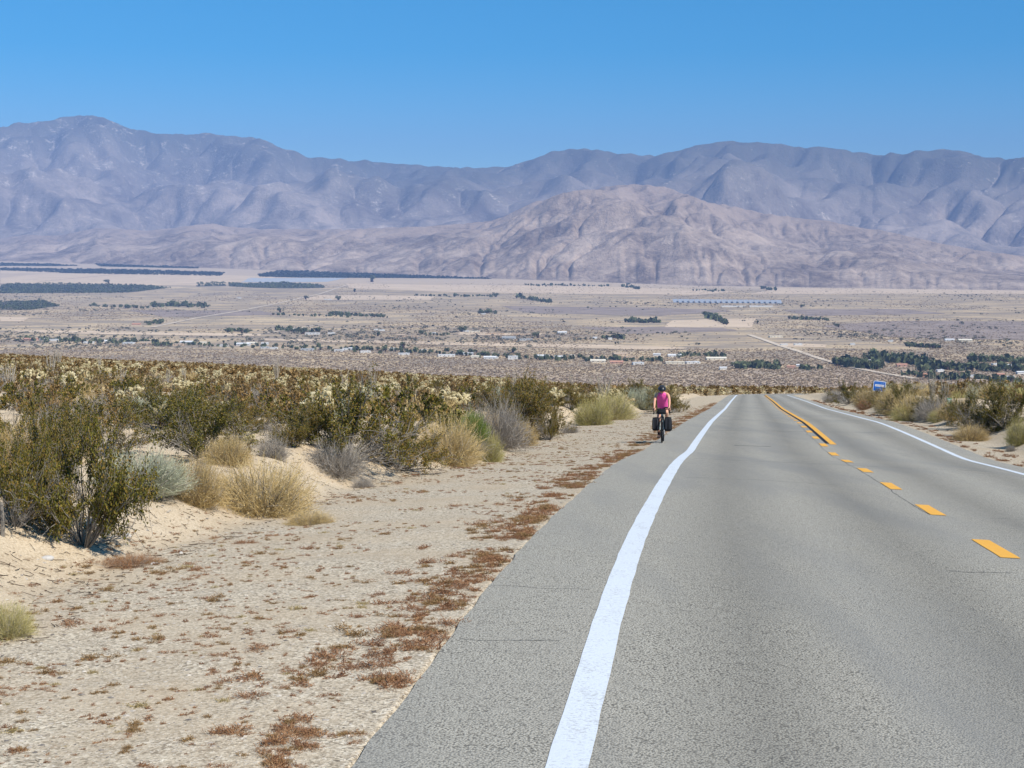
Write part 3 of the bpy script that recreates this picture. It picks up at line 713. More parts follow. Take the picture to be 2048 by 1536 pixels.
def far_bush(seed, n, size, H, Rr, flat=.5):
    rr = g_(seed); C = unit(rr.normal(size=(n, 3))) * (.45 + .55 * rr.random((n, 1))) * np.array([Rr, Rr, H * .5]); C[:, 2] += H * .5
    return leaves(C, size, rr, 1.3)
def mass(name, src, X, Y, Z, h, mat, lab):
    mb = MB(); part = r.integers(0, len(src), len(X))
    for i, s in enumerate(src):
        k = part == i; n = k.sum()
        if n: mb.add(*bundle(s, X[k], Y[k], Z[k], h[0] + (h[1] - h[0]) * r.random(n), (h[0] + (h[1] - h[0]) * r.random(n)) * .85, r.random(n) * 6.28))
    return tag(mb.build(name, mat), lab[0], lab[1], None, 'stuff')
mass('creosote_scrub', [far_bush(s, 90, .11, 1., .4) for s in (1, 2, 3)], FX, FY, FZ, (.65, 1.2), M['creosote_dry'], ('brown creosote scrub spread over the far part of the plain', 'scrub'))
X, Y = scatter(15000, 60, 430, -220, 1600, 1.75); k = left_ok(X, Y); X, Y = X[k], Y[k]; k = thin(X, Y, 1.9); X, Y = X[k], Y[k]
X2, Y2 = scatter(5000, 206, 400, 1360, 2100, 1.6); k = abs(lateral(X2, Y2)) > 5.6; X2, Y2 = X2[k], Y2[k]; k = thin(X2, Y2, 1.6)
X = np.concatenate([X, X2[k], D1[0], D2[0]]); Y = np.concatenate([Y, Y2[k], D1[1], D2[1]])
mass('low_scrub', [far_bush(s, 55, .10, .62, .95) for s in (11, 12, 13)], X, Y, G(X, Y), (.5, 1.05), M['low_scrub'], ('low straw and grey scrub between the bushes of the plain', 'scrub'))
mass('cholla_scrub', [far_bush(s, 46, .11, .8, .8) for s in (5, 6, 7)], KX, KY, KZ, (.7, 1.2), M['cholla_spine'], ('cream cholla thicket spread over the far part of the plain', 'scrub'))

# ------------------------------------------------------------------ weeds and stones on the gravel
r = g_(23)
def gravel_pts(n, y0, y1, pw, prof):
    Yp = (y0 ** pw + (y1 ** pw - y0 ** pw) * r.random(n)) ** (1 / pw); l = prof(n, Yp); return XC(Yp) + (DLf(Yp) - l) / .9875, Yp, l
edge = lambda n, Y: np.abs(r.normal(size=n)) * .34 + .04
wide = lambda n, Y: .3 + (toe(Y) + .1) * r.random(n) ** .9
ax, ay, al = gravel_pts(2500, 6.3, 130, .42, edge); bx, by, bl = gravel_pts(7500, 6.3, 120, .40, wide)
k = fbm(ax / .8, ay / .8, 3, 51) > -.22; ax, ay, al = ax[k], ay[k], al[k]
k = fbm(bx / 1.0, by / 1.0, 3, 53) > -.12; bx, by, bl = bx[k], by[k], bl[k]
ex = np.concatenate([ax, bx]); ey = np.concatenate([ay, by]); isE = np.concatenate([np.ones(len(ax), bool), np.zeros(len(bx), bool)])
Yr = (26 ** .6 + (150 ** .6 - 26 ** .6) * r.random(480)) ** (1 / .6); Xr = XC(Yr) + (DR + .15 + np.abs(r.normal(size=480)) * .45) / .9875
o = np.argsort(ey); ex, ey, isE = ex[o], ey[o], isE[o]; ez = G(ex, ey)
WK = [('russet', 0), ('russet', 1), ('ochre', 2), ('ochre', 3), ('russet', 4), ('olive', 5), ('russet', 6)]
big = r.random(len(ex)) < .5; pick = np.where(isE, np.where(big, r.choice([0, 0, 1, 2], len(ex)), r.choice([1, 3, 6, 4], len(ex))), np.where(r.random(len(ex)) < .16, r.choice([0, 2, 5], len(ex)), r.choice([4, 4, 6, 3, 4, 6], len(ex))))
sc = np.where(isE, .26 + .5 * r.random(len(ex)) ** 1.4, .18 + .36 * r.random(len(ex)) ** 2); rzw = r.random(len(ex)) * 6.28
nw = 300
for i in range(nw):
    c = WK[pick[i]][0]; where = 'crowding the left edge of the asphalt' if isE[i] else 'lying scattered on the open left gravel'
    plant(f'weed{pick[i]}', ex[i], ey[i], ez[i] - .004, sc[i], sc[i] * (.6 + .35 * r.random()), rzw[i], f'{c} dry weed tuft {where}', f'{c} weeds {where}', 'weed_tuft', 'weed')
wm = MB(); mats = ['russet', 'ochre_weed', 'olive_weed']
def thinned(i, step):
    V = np.concatenate(WEED[i][1].v); Fq = np.concatenate([f for f, _ in WEED[i][1].f]); rr = g_(i); k = rr.random(len(Fq)) < step; f = Fq[k]; u, inv = np.unique(f, return_inverse=True); return V[u], inv.reshape(f.shape)
for i in range(7):
    k = np.where(pick[nw:] == i)[0] + nw; s = thinned(i, .30)
    c = np.array([s[0][f].mean(0) for f in s[1]]).repeat(4, 0)
    V = np.stack([s[0][f] for f in s[1]]).reshape(-1, 3); V = c + (V - c) * np.array([1.3, 1.3, 1.3]); s = (V, np.arange(len(V)).reshape(-1, 4))
    if len(k): wm.add(*bundle(s, ex[k], ey[k], ez[k], sc[k] * 1.15, sc[k] * .9, rzw[k]), mats.index(WEED[i][0]))
    if i in (0, 1, 4, 6): 
        kk = np.where(r.integers(0, 4, len(Xr)) == [0, 1, 4, 6].index(i))[0]; wm.add(*bundle(s, Xr[kk], Yr[kk], G(Xr[kk], Yr[kk]), .45 + .6 * r.random(len(kk)), .6 + .6 * r.random(len(kk)), r.random(len(kk)) * 6.28), mats.index(WEED[i][0]))
tag(wm.build('dry_weeds', [M[m] for m in mats]), 'small russet and ochre weeds spread along the far roadside gravel', 'weeds', None, 'stuff')
# loose stones
n = 40000; Yp = (6.2 ** -.4 + (34 ** -.4 - 6.2 ** -.4) * r.random(n)) ** (-2.5); l = -.0 + (toe(Yp) + .5) * r.random(n); Xp = XC(Yp) + (DLf(Yp) - l) / .9875
v = np.array([(1, 0, 0), (0, 1, 0), (-1, 0, 0), (0, -1, 0), (0, 0, .8), (.7, .7, .25), (-.6, .6, .3), (-.7, -.7, .2), (.7, -.6, .3)]) + g_(4).normal(size=(9, 3)) * .12
fq = np.array([(0, 5, 4, 8), (5, 1, 6, 4), (6, 2, 7, 4), (7, 3, 8, 4)])
s = .0035 + .0065 * r.random(n) ** 2.2 + .012 * (r.random(n) < .012); mb = MB().add(*bundle((v, fq), Xp, Yp, G(Xp, Yp) - .002, s, s * (.5 + .5 * r.random(n)), r.random(n) * 6.28))
n = 1500; Yp = 8 + 34 * r.random(n); l = toe(Yp) + .2 + 1.8 * r.random(n); Xp = XC(Yp) + (DLf(Yp) - l) / .9875; s = .006 + .022 * r.random(n) ** 3
mb.add(*bundle((v, fq), Xp, Yp, G(Xp, Yp) - .003, s, s * .7, r.random(n) * 6.28))
tag(mb.build('gravel', M['stone']), 'loose pale stones on the roadside gravel', 'gravel', None, 'stuff')
n = 3600; Yp = (8 ** .5 + (45 ** .5 - 8 ** .5) * r.random(n)) ** 2; l = toe(Yp) - .5 + 3.2 * r.random(n); Xp = XC(Yp) + (DLf(Yp) - l) / .9875; an = r.random(n) * 6.28; L_t = .03 + .11 * r.random(n) ** 2
P_ = np.stack([np.stack([Xp + np.cos(an) * L_t * (k - .5) , Yp + np.sin(an) * L_t * (k - .5)], 1) for k in (0., .55, 1.)], 1) + r.normal(size=(n, 3, 2)) * .006
Z_ = G(P_[..., 0].ravel(), P_[..., 1].ravel()).reshape(n, 3) + .004 + .012 * r.random((n, 3)); P_ = np.concatenate([P_, Z_[..., None]], 2)
tag(MB().add(*tubes(P_, .0022 + .0015 * r.random((n, 1)), 3)).build('twig_litter', M['dark_bark']), 'fallen dead twigs strewn over the sand bank', 'twigs', None, 'stuff')
def stone(px, py, w, lab, name='stone', cat='stone', mat=None, flat=.45):
    x, y, z = hit(px, py); rr = g_(px); k = 9; rings = []
    for q, h in ((.75, -.3), (1, .1), (.92, .55), (.55, .95)):
        a = np.arange(k) * 2 * np.pi / k; rad = q * (.8 + .35 * rr.random(k)); rings.append(np.stack([np.cos(a) * rad, np.sin(a) * rad * .8, a * 0 + h * flat * 2], 1))
    o = addloft(MB(), np.array(rings) * w * y / F / 2).build(name, mat or M['rock'], None, False); o.location = (x, y, z); return tag(o, lab, cat)
stone(255, 1073, 16, 'small pale stone on the sand right of the largest creosote')
stone(95, 1118, 28, 'flat grey stone half buried in the sand below the largest creosote', flat=.25)
stone(362, 1107, 9, 'round pale stone above the rust-brown brush')
x, y, z = hit(311, 1128); a = MB(); X_, Y_ = np.meshgrid(np.linspace(-.04, .04, 6), np.linspace(-.03, .03, 5)); Z_ = .012 + .012 * fbm(X_ * 40, Y_ * 40, 2, 3)
top = np.stack([X_, Y_, Z_], -1); a.add(top, grid_faces(5, 6)); a.add(top - np.array([0, 0, .0015]), grid_faces(5, 6)[:, ::-1])
o = a.build('paper_scrap', plain('paper', (.78, .77, .74), .7)); o.location = (x, y, z); tag(o, 'white scrap of paper lying on the rust-brown brush', 'litter')
x, y, z = hit(4, 1072); o = MB().add(*tube1([(0, 0, -.1), (.012, 0, .15), (.0, .01, .31)], [.02, .018, .015], 7)).build('wooden_stake', M['bark']); o.location = (x, y, z); tag(o, 'weathered broken stake at the left picture edge on the sand bank', 'stake')
#%%PART3
# ------------------------------------------------------------------ mountains, worn down by running water
def erode(h, dx, dr, iters, kf, m=.45, dif=5):
    nr, nc = h.shape; idx_ = np.arange(nr * nc).reshape(nr, nc)
    for it in range(iters):
        best = np.zeros((nr, nc)); rec = idx_.copy(); dist = np.ones((nr, nc))
        for di in (-1, 0, 1):
            for dj in (-1, 0, 1):
                if not di and not dj: continue
                i0, i1 = max(0, -di), nr - max(0, di); j0, j1 = max(0, -dj), nc - max(0, dj)
                L = math.hypot(di * dr, dj * dx); s = (h[i0:i1, j0:j1] - h[i0+di:i1+di, j0+dj:j1+dj]) / L
                b = best[i0:i1, j0:j1]; k = s > b
                b[k] = s[k]; rec[i0:i1, j0:j1][k] = idx_[i0+di:i1+di, j0+dj:j1+dj][k]; dist[i0:i1, j0:j1][k] = L
        order = np.argsort(-h.ravel(), kind='stable').tolist(); rc = rec.ravel().tolist(); A = [1.] * (nr * nc)
        for i in order:
            q = rc[i]
            if q != i: A[q] += A[i]
        A = np.array(A); Fk = (kf * A ** m / dist.ravel()).tolist(); H = h.ravel().tolist()
        for i in reversed(order):
            q = rc[i]
            if q != i: f = Fk[i]; H[i] = (H[i] + f * H[q]) / (1 + f)
        h = np.array(H).reshape(nr, nc)
        for _ in range(dif): p = np.pad(h, 1, 'edge'); h = h * .6 + .1 * (p[:-2, 1:-1] + p[2:, 1:-1] + p[1:-1, :-2] + p[1:-1, 2:])
    return h, np.log(A.reshape(nr, nc))
def smooth1(a, s):
    k = np.exp(-.5 * (np.arange(-3 * s, 3 * s + 1) / s) ** 2); k /= k.sum(); return np.convolve(np.pad(a, 3 * s, 'edge'), k, 'valid')
def hill(name, sky_px, d0, d1, tmax, nr, nc, amp, kf, iters, mat, seed, prof, soft, wl=1., dif=5):
    px = np.linspace(-420, 2470, nc); ta = (px - 1024) / F
    sx, sy = np.array(sky_px, float).T
    target = (HOR - np.interp(px, sx, sy)) / F                     # tangent of the skyline's height
    D0 = np.interp(px, *d0); D1 = np.interp(px, *d1); t = np.linspace(0, tmax, nr)
    D = D0[None] + (D1 - D0)[None] * t[:, None]; X = D * ta[None]
    zb = np.where(True, valley(np.broadcast_to(D0 * ta, (1, nc)), D0[None])[0], 0)
    zr = target * D1 + EYE
    Hh = np.maximum(zr - zb, 20)
    p = prof(t)
    wx = 260 * fbm(X / 800, D / 800, 3, seed + 50); wy = 260 * fbm(X / 800, D / 800, 3, seed + 60)
    nz = fbm((X + wx) / (1900 * wl), (D + wy) / (1900 * wl), 5, seed, .5) + .8 * (.32 - np.abs(fbm((X + .6 * D + wx) / (1500 * wl), (D * .7 + wy) / (1500 * wl), 4, seed + 9))) + .5 * (.3 - np.abs(fbm((X - .8 * D + wx) / (700 * wl), (D * .6 + wy) / (700 * wl), 4, seed + 19)))
    env = np.clip(t * 2.2, 0, 1)[:, None]
    h = Hh[None] * (p[:, None] + amp * nz * env)
    h = np.maximum(h, 3 * t[:, None])
    dx = float(np.mean(D) * (ta[1] - ta[0])); dr = float(np.mean(D1 - D0) * (t[1] - t[0]))
    h, fl = erode(h, dx, dr, iters, kf, .45, dif)
    for _ in range(soft):
        q = np.pad(h, 1, 'edge'); h = h * .5 + .125 * (q[:-2, 1:-1] + q[2:, 1:-1] + q[1:-1, :-2] + q[1:-1, 2:])
    for _ in range(5):
        mx = ((h + zb[None] - EYE) / D).max(0)
        rat = np.clip((target * D1 - zb + EYE * 0) / np.maximum(mx * D1 - zb, 5), .4, 2.5)
        h = h * smooth1(rat, 5)[None]
    h = h + env * (.012 * Hh[None] + 4) * (fbm(X / 170, D / 170, 4, seed + 30, .6) + .5 * (.3 - np.abs(fbm(X / 260, D / 260, 3, seed + 33))))
    Z = zb[None] - 6 * (1 - np.clip(t * 8, 0, 1))[:, None] + h
    me = MB().add(np.stack([X, D, Z], -1), grid_faces(nr, nc)).mesh(name, mat, True)
    attr(me, 'flow', np.clip(fl / 7, 0, 1).ravel()); attr(me, 'rise', (h / Hh[None]).clip(0, 1.2).ravel())
    attr(me, 'side', np.repeat(px[None] / 2048, nr, 0).ravel())
    return tag(link(name, me), kind='structure')
FAR = [(-420,300),(-150,285),(0,264),(45,250),(90,249),(120,243),(140,237),(160,239),(180,235),(200,239),(215,239),(240,250),(260,258),(310,268),(360,273),(420,270),(470,277),(520,279),(560,295),(620,317),(660,318),(700,323),(740,325),(800,330),(870,335),(940,339),(1000,338),(1040,330),(1080,314),(1120,304),(1150,301),(1180,299),(1230,309),(1290,315),(1320,313),(1350,305),(1400,292),(1430,287),(1450,284),(1490,288),(1530,286),(1570,294),(1600,298),(1640,295),(1670,300),(1700,305),(1750,312),(1790,312),(1820,306),(1840,303),(1890,302),(1930,309),(1960,316),(1990,319),(2020,322),(2048,319),(2200,326),(2470,345)]
MID = [(-420,492),(-100,486),(0,478),(60,470),(120,472),(200,456),(260,460),(300,462),(360,455),(400,450),(432,448),(460,455),(520,458),(600,459),(700,459),(780,456),(850,453),(920,449),(965,445),(1000,437),(1030,424),(1060,409),(1090,400),(1120,389),(1150,383),(1180,381),(1210,375),(1250,371),(1275,370),(1300,371),(1330,377),(1370,389),(1420,408),(1450,412),(1480,418),(1520,426),(1560,431),(1600,437),(1640,441),(1700,452),(1760,462),(1800,470),(1850,481),(1900,491),(1950,500),(2000,507),(2048,512),(2200,532),(2470,560)]
def rockmat(name, c1, c2, c3, veg, vlo, vhi, pale, sc, outc=0.):
    t = NT(name); p = t.pos((sc, sc, sc)); a = t.noise(p, .0009, 5, .62, .5); b = t.noise(p, .006, 5, .7, .4); c = t.noise(p, .03, 4, .7)
    f = t.math('ADD', t.math('MULTIPLY', a, .5), t.math('ADD', t.math('MULTIPLY', b, .32), t.math('MULTIPLY', c, .18)))
    k = t.ramp(f, [(.40, c1), (.50, c2), (.58, c3)])
    hi = t.math('ADD', t.attr('rise'), t.math('MULTIPLY', t.math('SUBTRACT', b, .5), .9))
    k = t.mix(t.ramp(hi, [(vlo, 0.), (vhi, .85)]), k, veg)
    k = t.mix(t.ramp(t.math('ADD', t.math('MULTIPLY', b, .6), t.math('MULTIPLY', c, .4)), [(.585, 0.), (.66, .8)]), k, pale)
    out_ = t.math('MULTIPLY', t.math('SUBTRACT', 1.25, t.math('MULTIPLY', t.attr('side'), 2.2), True), t.ramp(t.math('ADD', t.math('MULTIPLY', c, .35), t.math('MULTIPLY', b, .65)), [(.53, 0.), (.61, 1.)])); k = t.mix(t.math('MULTIPLY', t.math('MULTIPLY', out_, t.math('GREATER_THAN', t.attr('rise'), .45)), outc), k, (.62, .54, .47))
    k = t.mix(t.ramp(t.attr('flow'), [(.45, 0.), (.95, .45)]), k, pale)
    t.bump(t.math('ADD', b, t.math('ADD', t.math('MULTIPLY', c, .6), t.math('MULTIPLY', t.noise(p, .075, 3, .7), .15))), .75, 26); return t.done(k, .95, .05)
M['range_rock'] = rockmat('range_rock', (.155, .128, .115), (.275, .23, .197), (.41, .335, .28), (.075, .085, .072), .44, 1.0, (.56, .48, .40), 1., .4)
M['hill_rock'] = rockmat('hill_rock', (.155, .115, .092), (.35, .27, .21), (.53, .415, .32), (.38, .29, .225), .7, .95, (.52, .43, .345), 1.6)
hill('mountain_range', FAR, ([-420, 700, 1100, 2470], [14800, 13600, 12600, 12200]), ([-420, 200, 950, 1450, 2470], [19500, 19500, 18500, 17200, 16800]), 1.35, 250, 760, .42, 4.2, 6, M['range_rock'], 5,
     lambda t: np.where(t < 1, t ** 1.25, 1 - (t - 1) * 1.1), 2, .95, 4)
hill('foothills', MID, (PXB, DB - 150), ([-420, 0, 700, 1000, 1300, 2048, 2470], [15300, 14800, 12900, 12200, 12000, 11000, 10500]), 1.3, 250, 900, .42, 3.4, 5, M['hill_rock'], 13,
     lambda t: np.where(t < 1, np.clip(t, 0, 1) ** .95, 1 - (t - 1) * 1.0), 1, .62, 2)

# ------------------------------------------------------------------ valley: fields, tracks, groves
def flatmat(name, c, var=.18, sc=.012):
    t = NT(name); a = t.noise(t.pos((.5, 1, 0)), sc, 5, .65); return t.done(t.ramp(a, [(.3, tuple(q * (1 - var) for q in c)), (.7, tuple(min(1, q * (1 + var)) for q in c))]), .95, .05)
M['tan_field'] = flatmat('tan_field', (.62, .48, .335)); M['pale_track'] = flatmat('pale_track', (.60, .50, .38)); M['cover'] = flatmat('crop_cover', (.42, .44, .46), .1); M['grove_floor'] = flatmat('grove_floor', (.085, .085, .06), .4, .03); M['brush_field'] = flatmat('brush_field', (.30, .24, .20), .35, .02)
def poly_px(pts, step=14):
    out = []
    for i in range(len(pts)):
        a, b = np.array(pts[i], float), np.array(pts[(i + 1) % len(pts)], float); n = max(1, int(np.hypot(*(b - a)) / step))
        for k in range(n): out.append(a + (b - a) * k / n)
    return np.array(out)
def field(pts, mat, name='field', lift=.6):
    """a patch of the valley floor, cut into strips so that it follows the rise of the land"""
    P = poly_px(pts, 4); ys = np.unique(np.concatenate([np.linspace(P[:, 1].min(), P[:, 1].max(), 12)])); rr = []
    pg = np.array(pts, float)
    for yq in ys:
        xs = []
        for i in range(len(pg)):
            a, b = pg[i], pg[(i + 1) % len(pg)]
            if a[1] != b[1] and min(a[1], b[1]) - 1e-6 <= yq <= max(a[1], b[1]) + 1e-6: xs.append(a[0] + (b[0] - a[0]) * (yq - a[1]) / (b[1] - a[1]))
        if len(xs) < 2: xs = [pg[np.argmin(abs(pg[:, 1] - yq)), 0]] * 2
        rr.append((min(xs), max(xs)))
    rr = np.array(rr); u = np.linspace(0, 1, 24)[None]; jx = 4 * fbm(ys[:, None] / 3 + u * 0, u * 3 + len(pts), 2, 9)
    PX = rr[:, :1] + (rr[:, 1:] - rr[:, :1]) * u; PY = ys[:, None] + .5 * fbm(PX / 30, PX * 0 + ys[0], 2, 3) * (1 + 0 * u)
    x, y, z = hits_valley((PX + jx).ravel(), PY.ravel()); V = np.stack([x, y, z + lift], 1)
    o = MB().add(V, grid_faces(len(ys), 24)).build(name, mat); return tag(o, kind='structure')
for pts in ([(100,547),(330,545),(560,555),(430,571),(0,568),(0,556)], [(690,567),(1250,574),(1480,583),(1400,590),(1000,587),(700,577)], [(1330,655),(1345,640),(1515,637),(1500,656)], [(0,634),(58,635),(48,643),(0,643)],
            [(520,677),(900,684),(1290,692),(1400,697),(1290,700),(900,690),(520,681)], [(30,660),(300,664),(520,668),(520,673),(200,669),(30,664)], [(1560,576),(2048,580),(2120,588),(1500,588)], [(0,541),(110,541),(120,547),(0,547)], [(640,590),(870,592),(860,600),(600,600)], [(920,664),(1085,667),(1080,672),(915,670)], [(1560,687),(1655,689),(1650,695),(1555,694)]):
    field(pts, M['tan_field'])
field([(500,556),(696,556),(650,564),(480,565)], M['cover'], 'covered_field')
for pts in ([(1640,652),(1800,641),(2120,642),(2120,682),(1800,676)], [(1000,612),(1340,616),(1480,622),(1320,632),(1050,626)], [(250,620),(520,622),(560,630),(330,634)], [(1150,655),(1420,652),(1480,662),(1260,668)], [(1560,620),(1800,618),(1900,628),(1620,632)]):
    field(pts, M['brush_field'], 'brush_flat', .5)
def track(pts, w, mat, name):
    P = np.array(pts, float); s = np.linspace(0, len(P) - 1, 60); x, y, z = hits_valley(np.interp(s, range(len(P)), P[:, 0]), np.interp(s, range(len(P)), P[:, 1]))
    C = np.stack([x, y, z + 1.1], 1); tn = unit(np.gradient(C, axis=0)); n = np.stack([tn[:, 1], -tn[:, 0], tn[:, 0] * 0], 1) * w / 2
    return tag(MB().add(np.stack([C - n, C + n], 1), grid_faces(60, 2)).build(name, mat), kind='structure')
track([(1498,670),(1530,681),(1560,692),(1600,704),(1640,718),(1700,735),(1760,746),(1830,758)], 13, M['pale_track'], 'valley_road')
track([(305,655),(390,637),(480,622),(560,606),(640,588),(694,570)], 14, M['pale_track'], 'valley_track')
track([(530,667),(580,660),(640,650)], 12, M['pale_track'], 'valley_track')
track([(80,563),(160,556),(240,548)], 14, M['brush_field'], 'valley_track')
r = g_(31)
def inpoly(px, py, pts):
    c = np.zeros(px.shape, bool); n = len(pts)
    for i in range(n):
        (x1, y1), (x2, y2) = pts[i], pts[(i + 1) % n]
        if y1 != y2: c ^= ((y1 > py) != (y2 > py)) & (px < (x2 - x1) * (py - y1) / (y2 - y1) + x1)
    return c
def canopy(seed, n=10): rr = g_(seed); C = unit(rr.normal(size=(n, 3))) * np.array([.6, .6, .4]) + np.array([0, 0, .45]); return leaves(C, .42, rr, 1.1)
CAN = [canopy(s) for s in (1, 2, 3)]
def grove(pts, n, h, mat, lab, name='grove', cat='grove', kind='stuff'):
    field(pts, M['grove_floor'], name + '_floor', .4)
    p = np.array(pts, float); q = r.random((n * 3, 2)) * (p.max(0) - p.min(0)) + p.min(0); q = q[inpoly(q[:, 0], q[:, 1], pts)][:n]
    x, y, z = hits_valley(q[:, 0], q[:, 1]); mb = MB(); part = r.integers(0, 3, len(x))
    for i in range(3):
        k = part == i; s = h * (.5 + 1.0 * r.random(k.sum()) ** 1.5)
        if k.any(): mb.add(*bundle(CAN[i], x[k], y[k], z[k], s * 1.25, s, r.random(k.sum()) * 6.28))
    return tag(mb.build(name, mat), lab, cat, None, kind)
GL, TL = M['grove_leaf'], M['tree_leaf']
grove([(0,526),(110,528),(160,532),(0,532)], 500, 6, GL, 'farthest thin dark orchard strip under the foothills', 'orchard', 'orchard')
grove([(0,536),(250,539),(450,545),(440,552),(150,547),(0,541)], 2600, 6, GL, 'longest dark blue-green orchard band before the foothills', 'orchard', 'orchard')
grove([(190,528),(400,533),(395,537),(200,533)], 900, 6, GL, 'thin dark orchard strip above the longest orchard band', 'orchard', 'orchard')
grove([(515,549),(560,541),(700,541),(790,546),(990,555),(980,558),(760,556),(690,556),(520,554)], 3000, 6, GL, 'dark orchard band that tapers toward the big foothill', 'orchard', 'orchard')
grove([(0,568),(120,567),(300,571),(340,576),(250,586),(0,587)], 1300, 6.5, TL, 'broad dark wood of desert trees beyond the left fields', 'wood', 'wood')
grove([(0,603),(90,601),(120,612),(60,620),(0,620)], 420, 5, TL, 'smaller wood of desert trees below the broad wood', 'wood', 'wood')
grove([(458,567),(560,565),(640,569),(650,576),(560,577),(458,573)], 420, 6.5, TL, 'tree belt along the pale covered field', 'wood', 'wood')
grove([(390,565),(450,564),(450,572),(395,573)], 90, 6, TL, 'short tree belt left of the covered field', 'wood', 'wood')
# mesquite scattered over the valley floor
n = 9000; py = 583 + 115 * r.random(n); pxx = -100 + 2250 * r.random(n); x, y, z = hits_valley(pxx, py); bd = fbm(x / 420 + 5, y / 700, 4, 71); k = r.random(n) < np.clip((bd - .05) * 2.6, .02, 1); x, y, z = x[k], y[k], z[k]
mb = MB(); part = r.integers(0, 3, len(x))
for i in range(3): k = part == i; h_ = 2.0 + 3.2 * r.random(k.sum()) ** 2; mb.add(*bundle(CAN[i], x[k], y[k], z[k], h_ * 1.5, h_ * .9, r.random(k.sum()) * 6.28))
tag(mb.build('mesquite_scrub', M['mesquite']), 'grey-green mesquite bushes in drifts over the valley floor', 'scrub', None, 'stuff')
# scrub that dots the valley floor
n = 120000; py = 566 + (790 - 566) * r.random(n) ** .8; pxx = -150 + 2350 * r.random(n); x, y, z = hits_valley(pxx, py)
band = fbm(x / 260, y / 900 + x / 900, 4, 61); k = (r.random(n) < np.clip(.45 + 2.2 * band, .03, 1)) | (y < 3000); x, y, z = x[k], y[k], z[k]
blob = [(np.array([(1, 0, -.1), (.1, .9, -.1), (-1, .1, -.1), (-.1, -1, -.1), (.1, .1, .9), (.6, .5, .55), (-.5, .5, .6), (-.55, -.5, .5), (.5, -.6, .62)]) + g_(s).normal(size=(9, 3)) * .12, np.array([(0, 1, 5, 5), (5, 6, 4, 4), (1, 2, 6, 5), (2, 3, 7, 6), (3, 0, 8, 7), (0, 5, 8, 8), (6, 7, 4, 4), (7, 8, 5, 4)])) for s in (1, 2)]
mb = MB(); part = r.integers(0, 2, len(x))
for i in (0, 1):
    k = part == i; m_ = k.sum(); s = (.7 + 1.5 * r.random(m_) ** 1.5) * (1 + y[k] / 9000); mb.add(*bundle((blob[i][0], blob[i][1][:, :3]), x[k], y[k], z[k], s, s * .75, r.random(m_) * 6.28))
tag(mb.build('desert_scrub', M['scrub']), 'dull brown scrub dotted over the whole valley floor', 'scrub', None, 'stuff')

# ------------------------------------------------------------------ valley trees, one by one
def spot(px, py): x, y, z = hits_valley(np.array([px]), np.array([py])); return float(x[0]), float(y[0]), float(z[0])
MASS = []
def belt(x0, y0, x1, y1, n, hpx, where, grp, jit=1.):
    n = int(n * 1.25)
    for i in range(n):
        f = (i + .5) / n; px = x0 + (x1 - x0) * f + r.normal() * jit * 2; py = y0 + (y1 - y0) * f + r.normal() * jit
        x, y, z = spot(px, py); h = hpx * y / F * (.7 + .6 * r.random())
        if i % 3: MASS.append((x, y, z, h)); continue
        plant(f'tree{r.integers(4)}', x, y, z - .1, h * (.9 + .5 * r.random()), h, r.random() * 6.28, where, grp)
def lone(px, py, h, lab): x, y, z = spot(px, py); hh = h * y / F; plant(f'tree{r.integers(4)}', x, y, z - .1, hh * 1.1, hh, r.random() * 6.28, lab)
for a in [(40,679,330,688,44,7,'dark green tree among the white-roofed houses at the left end of the near town row','trees at the left end of the near town row'),
          (330,688,700,699,40,6,'dark green tree among the houses left of the middle of the near town row','trees left of the middle of the near town row'),
          (700,699,1020,714,44,7,'dark green tree among the houses at the middle of the near town row','trees at the middle of the near town row'),
          (1020,716,1330,723,40,7,'dark green tree among the houses right of the middle of the near town row','trees right of the middle of the near town row')]: belt(*a, jit=2.2)
for a in [(1350,711,1400,712,12,6,'tree behind the long white roofs by the start of the bend'), (1412,713,1456,714,10,7,'tree in the belt above the cream roofed shed'), (1470,735,1560,735,26,11,'tree in the dense clump left of the valley road'),
          (1674,728,1760,740,24,15,'tree in the dense dark belt right of the valley road'), (1735,718,1860,730,28,15,'tree of the oasis wood above the blue sign'), (1840,738,2070,742,38,13,'tree of the oasis wood at the right picture edge'), (1800,752,2060,768,26,12,'tree between the nearest houses behind the ocotillo'), (1930,722,2060,728,16,13,'tree round the white two-storey house'),
          (1600,738,1640,738,8,9,'tree among small houses left of the oasis wood')]: belt(*a[:6], a[6], 'group of ' + a[6].replace('tree ', 'trees ', 1), jit=2.2)
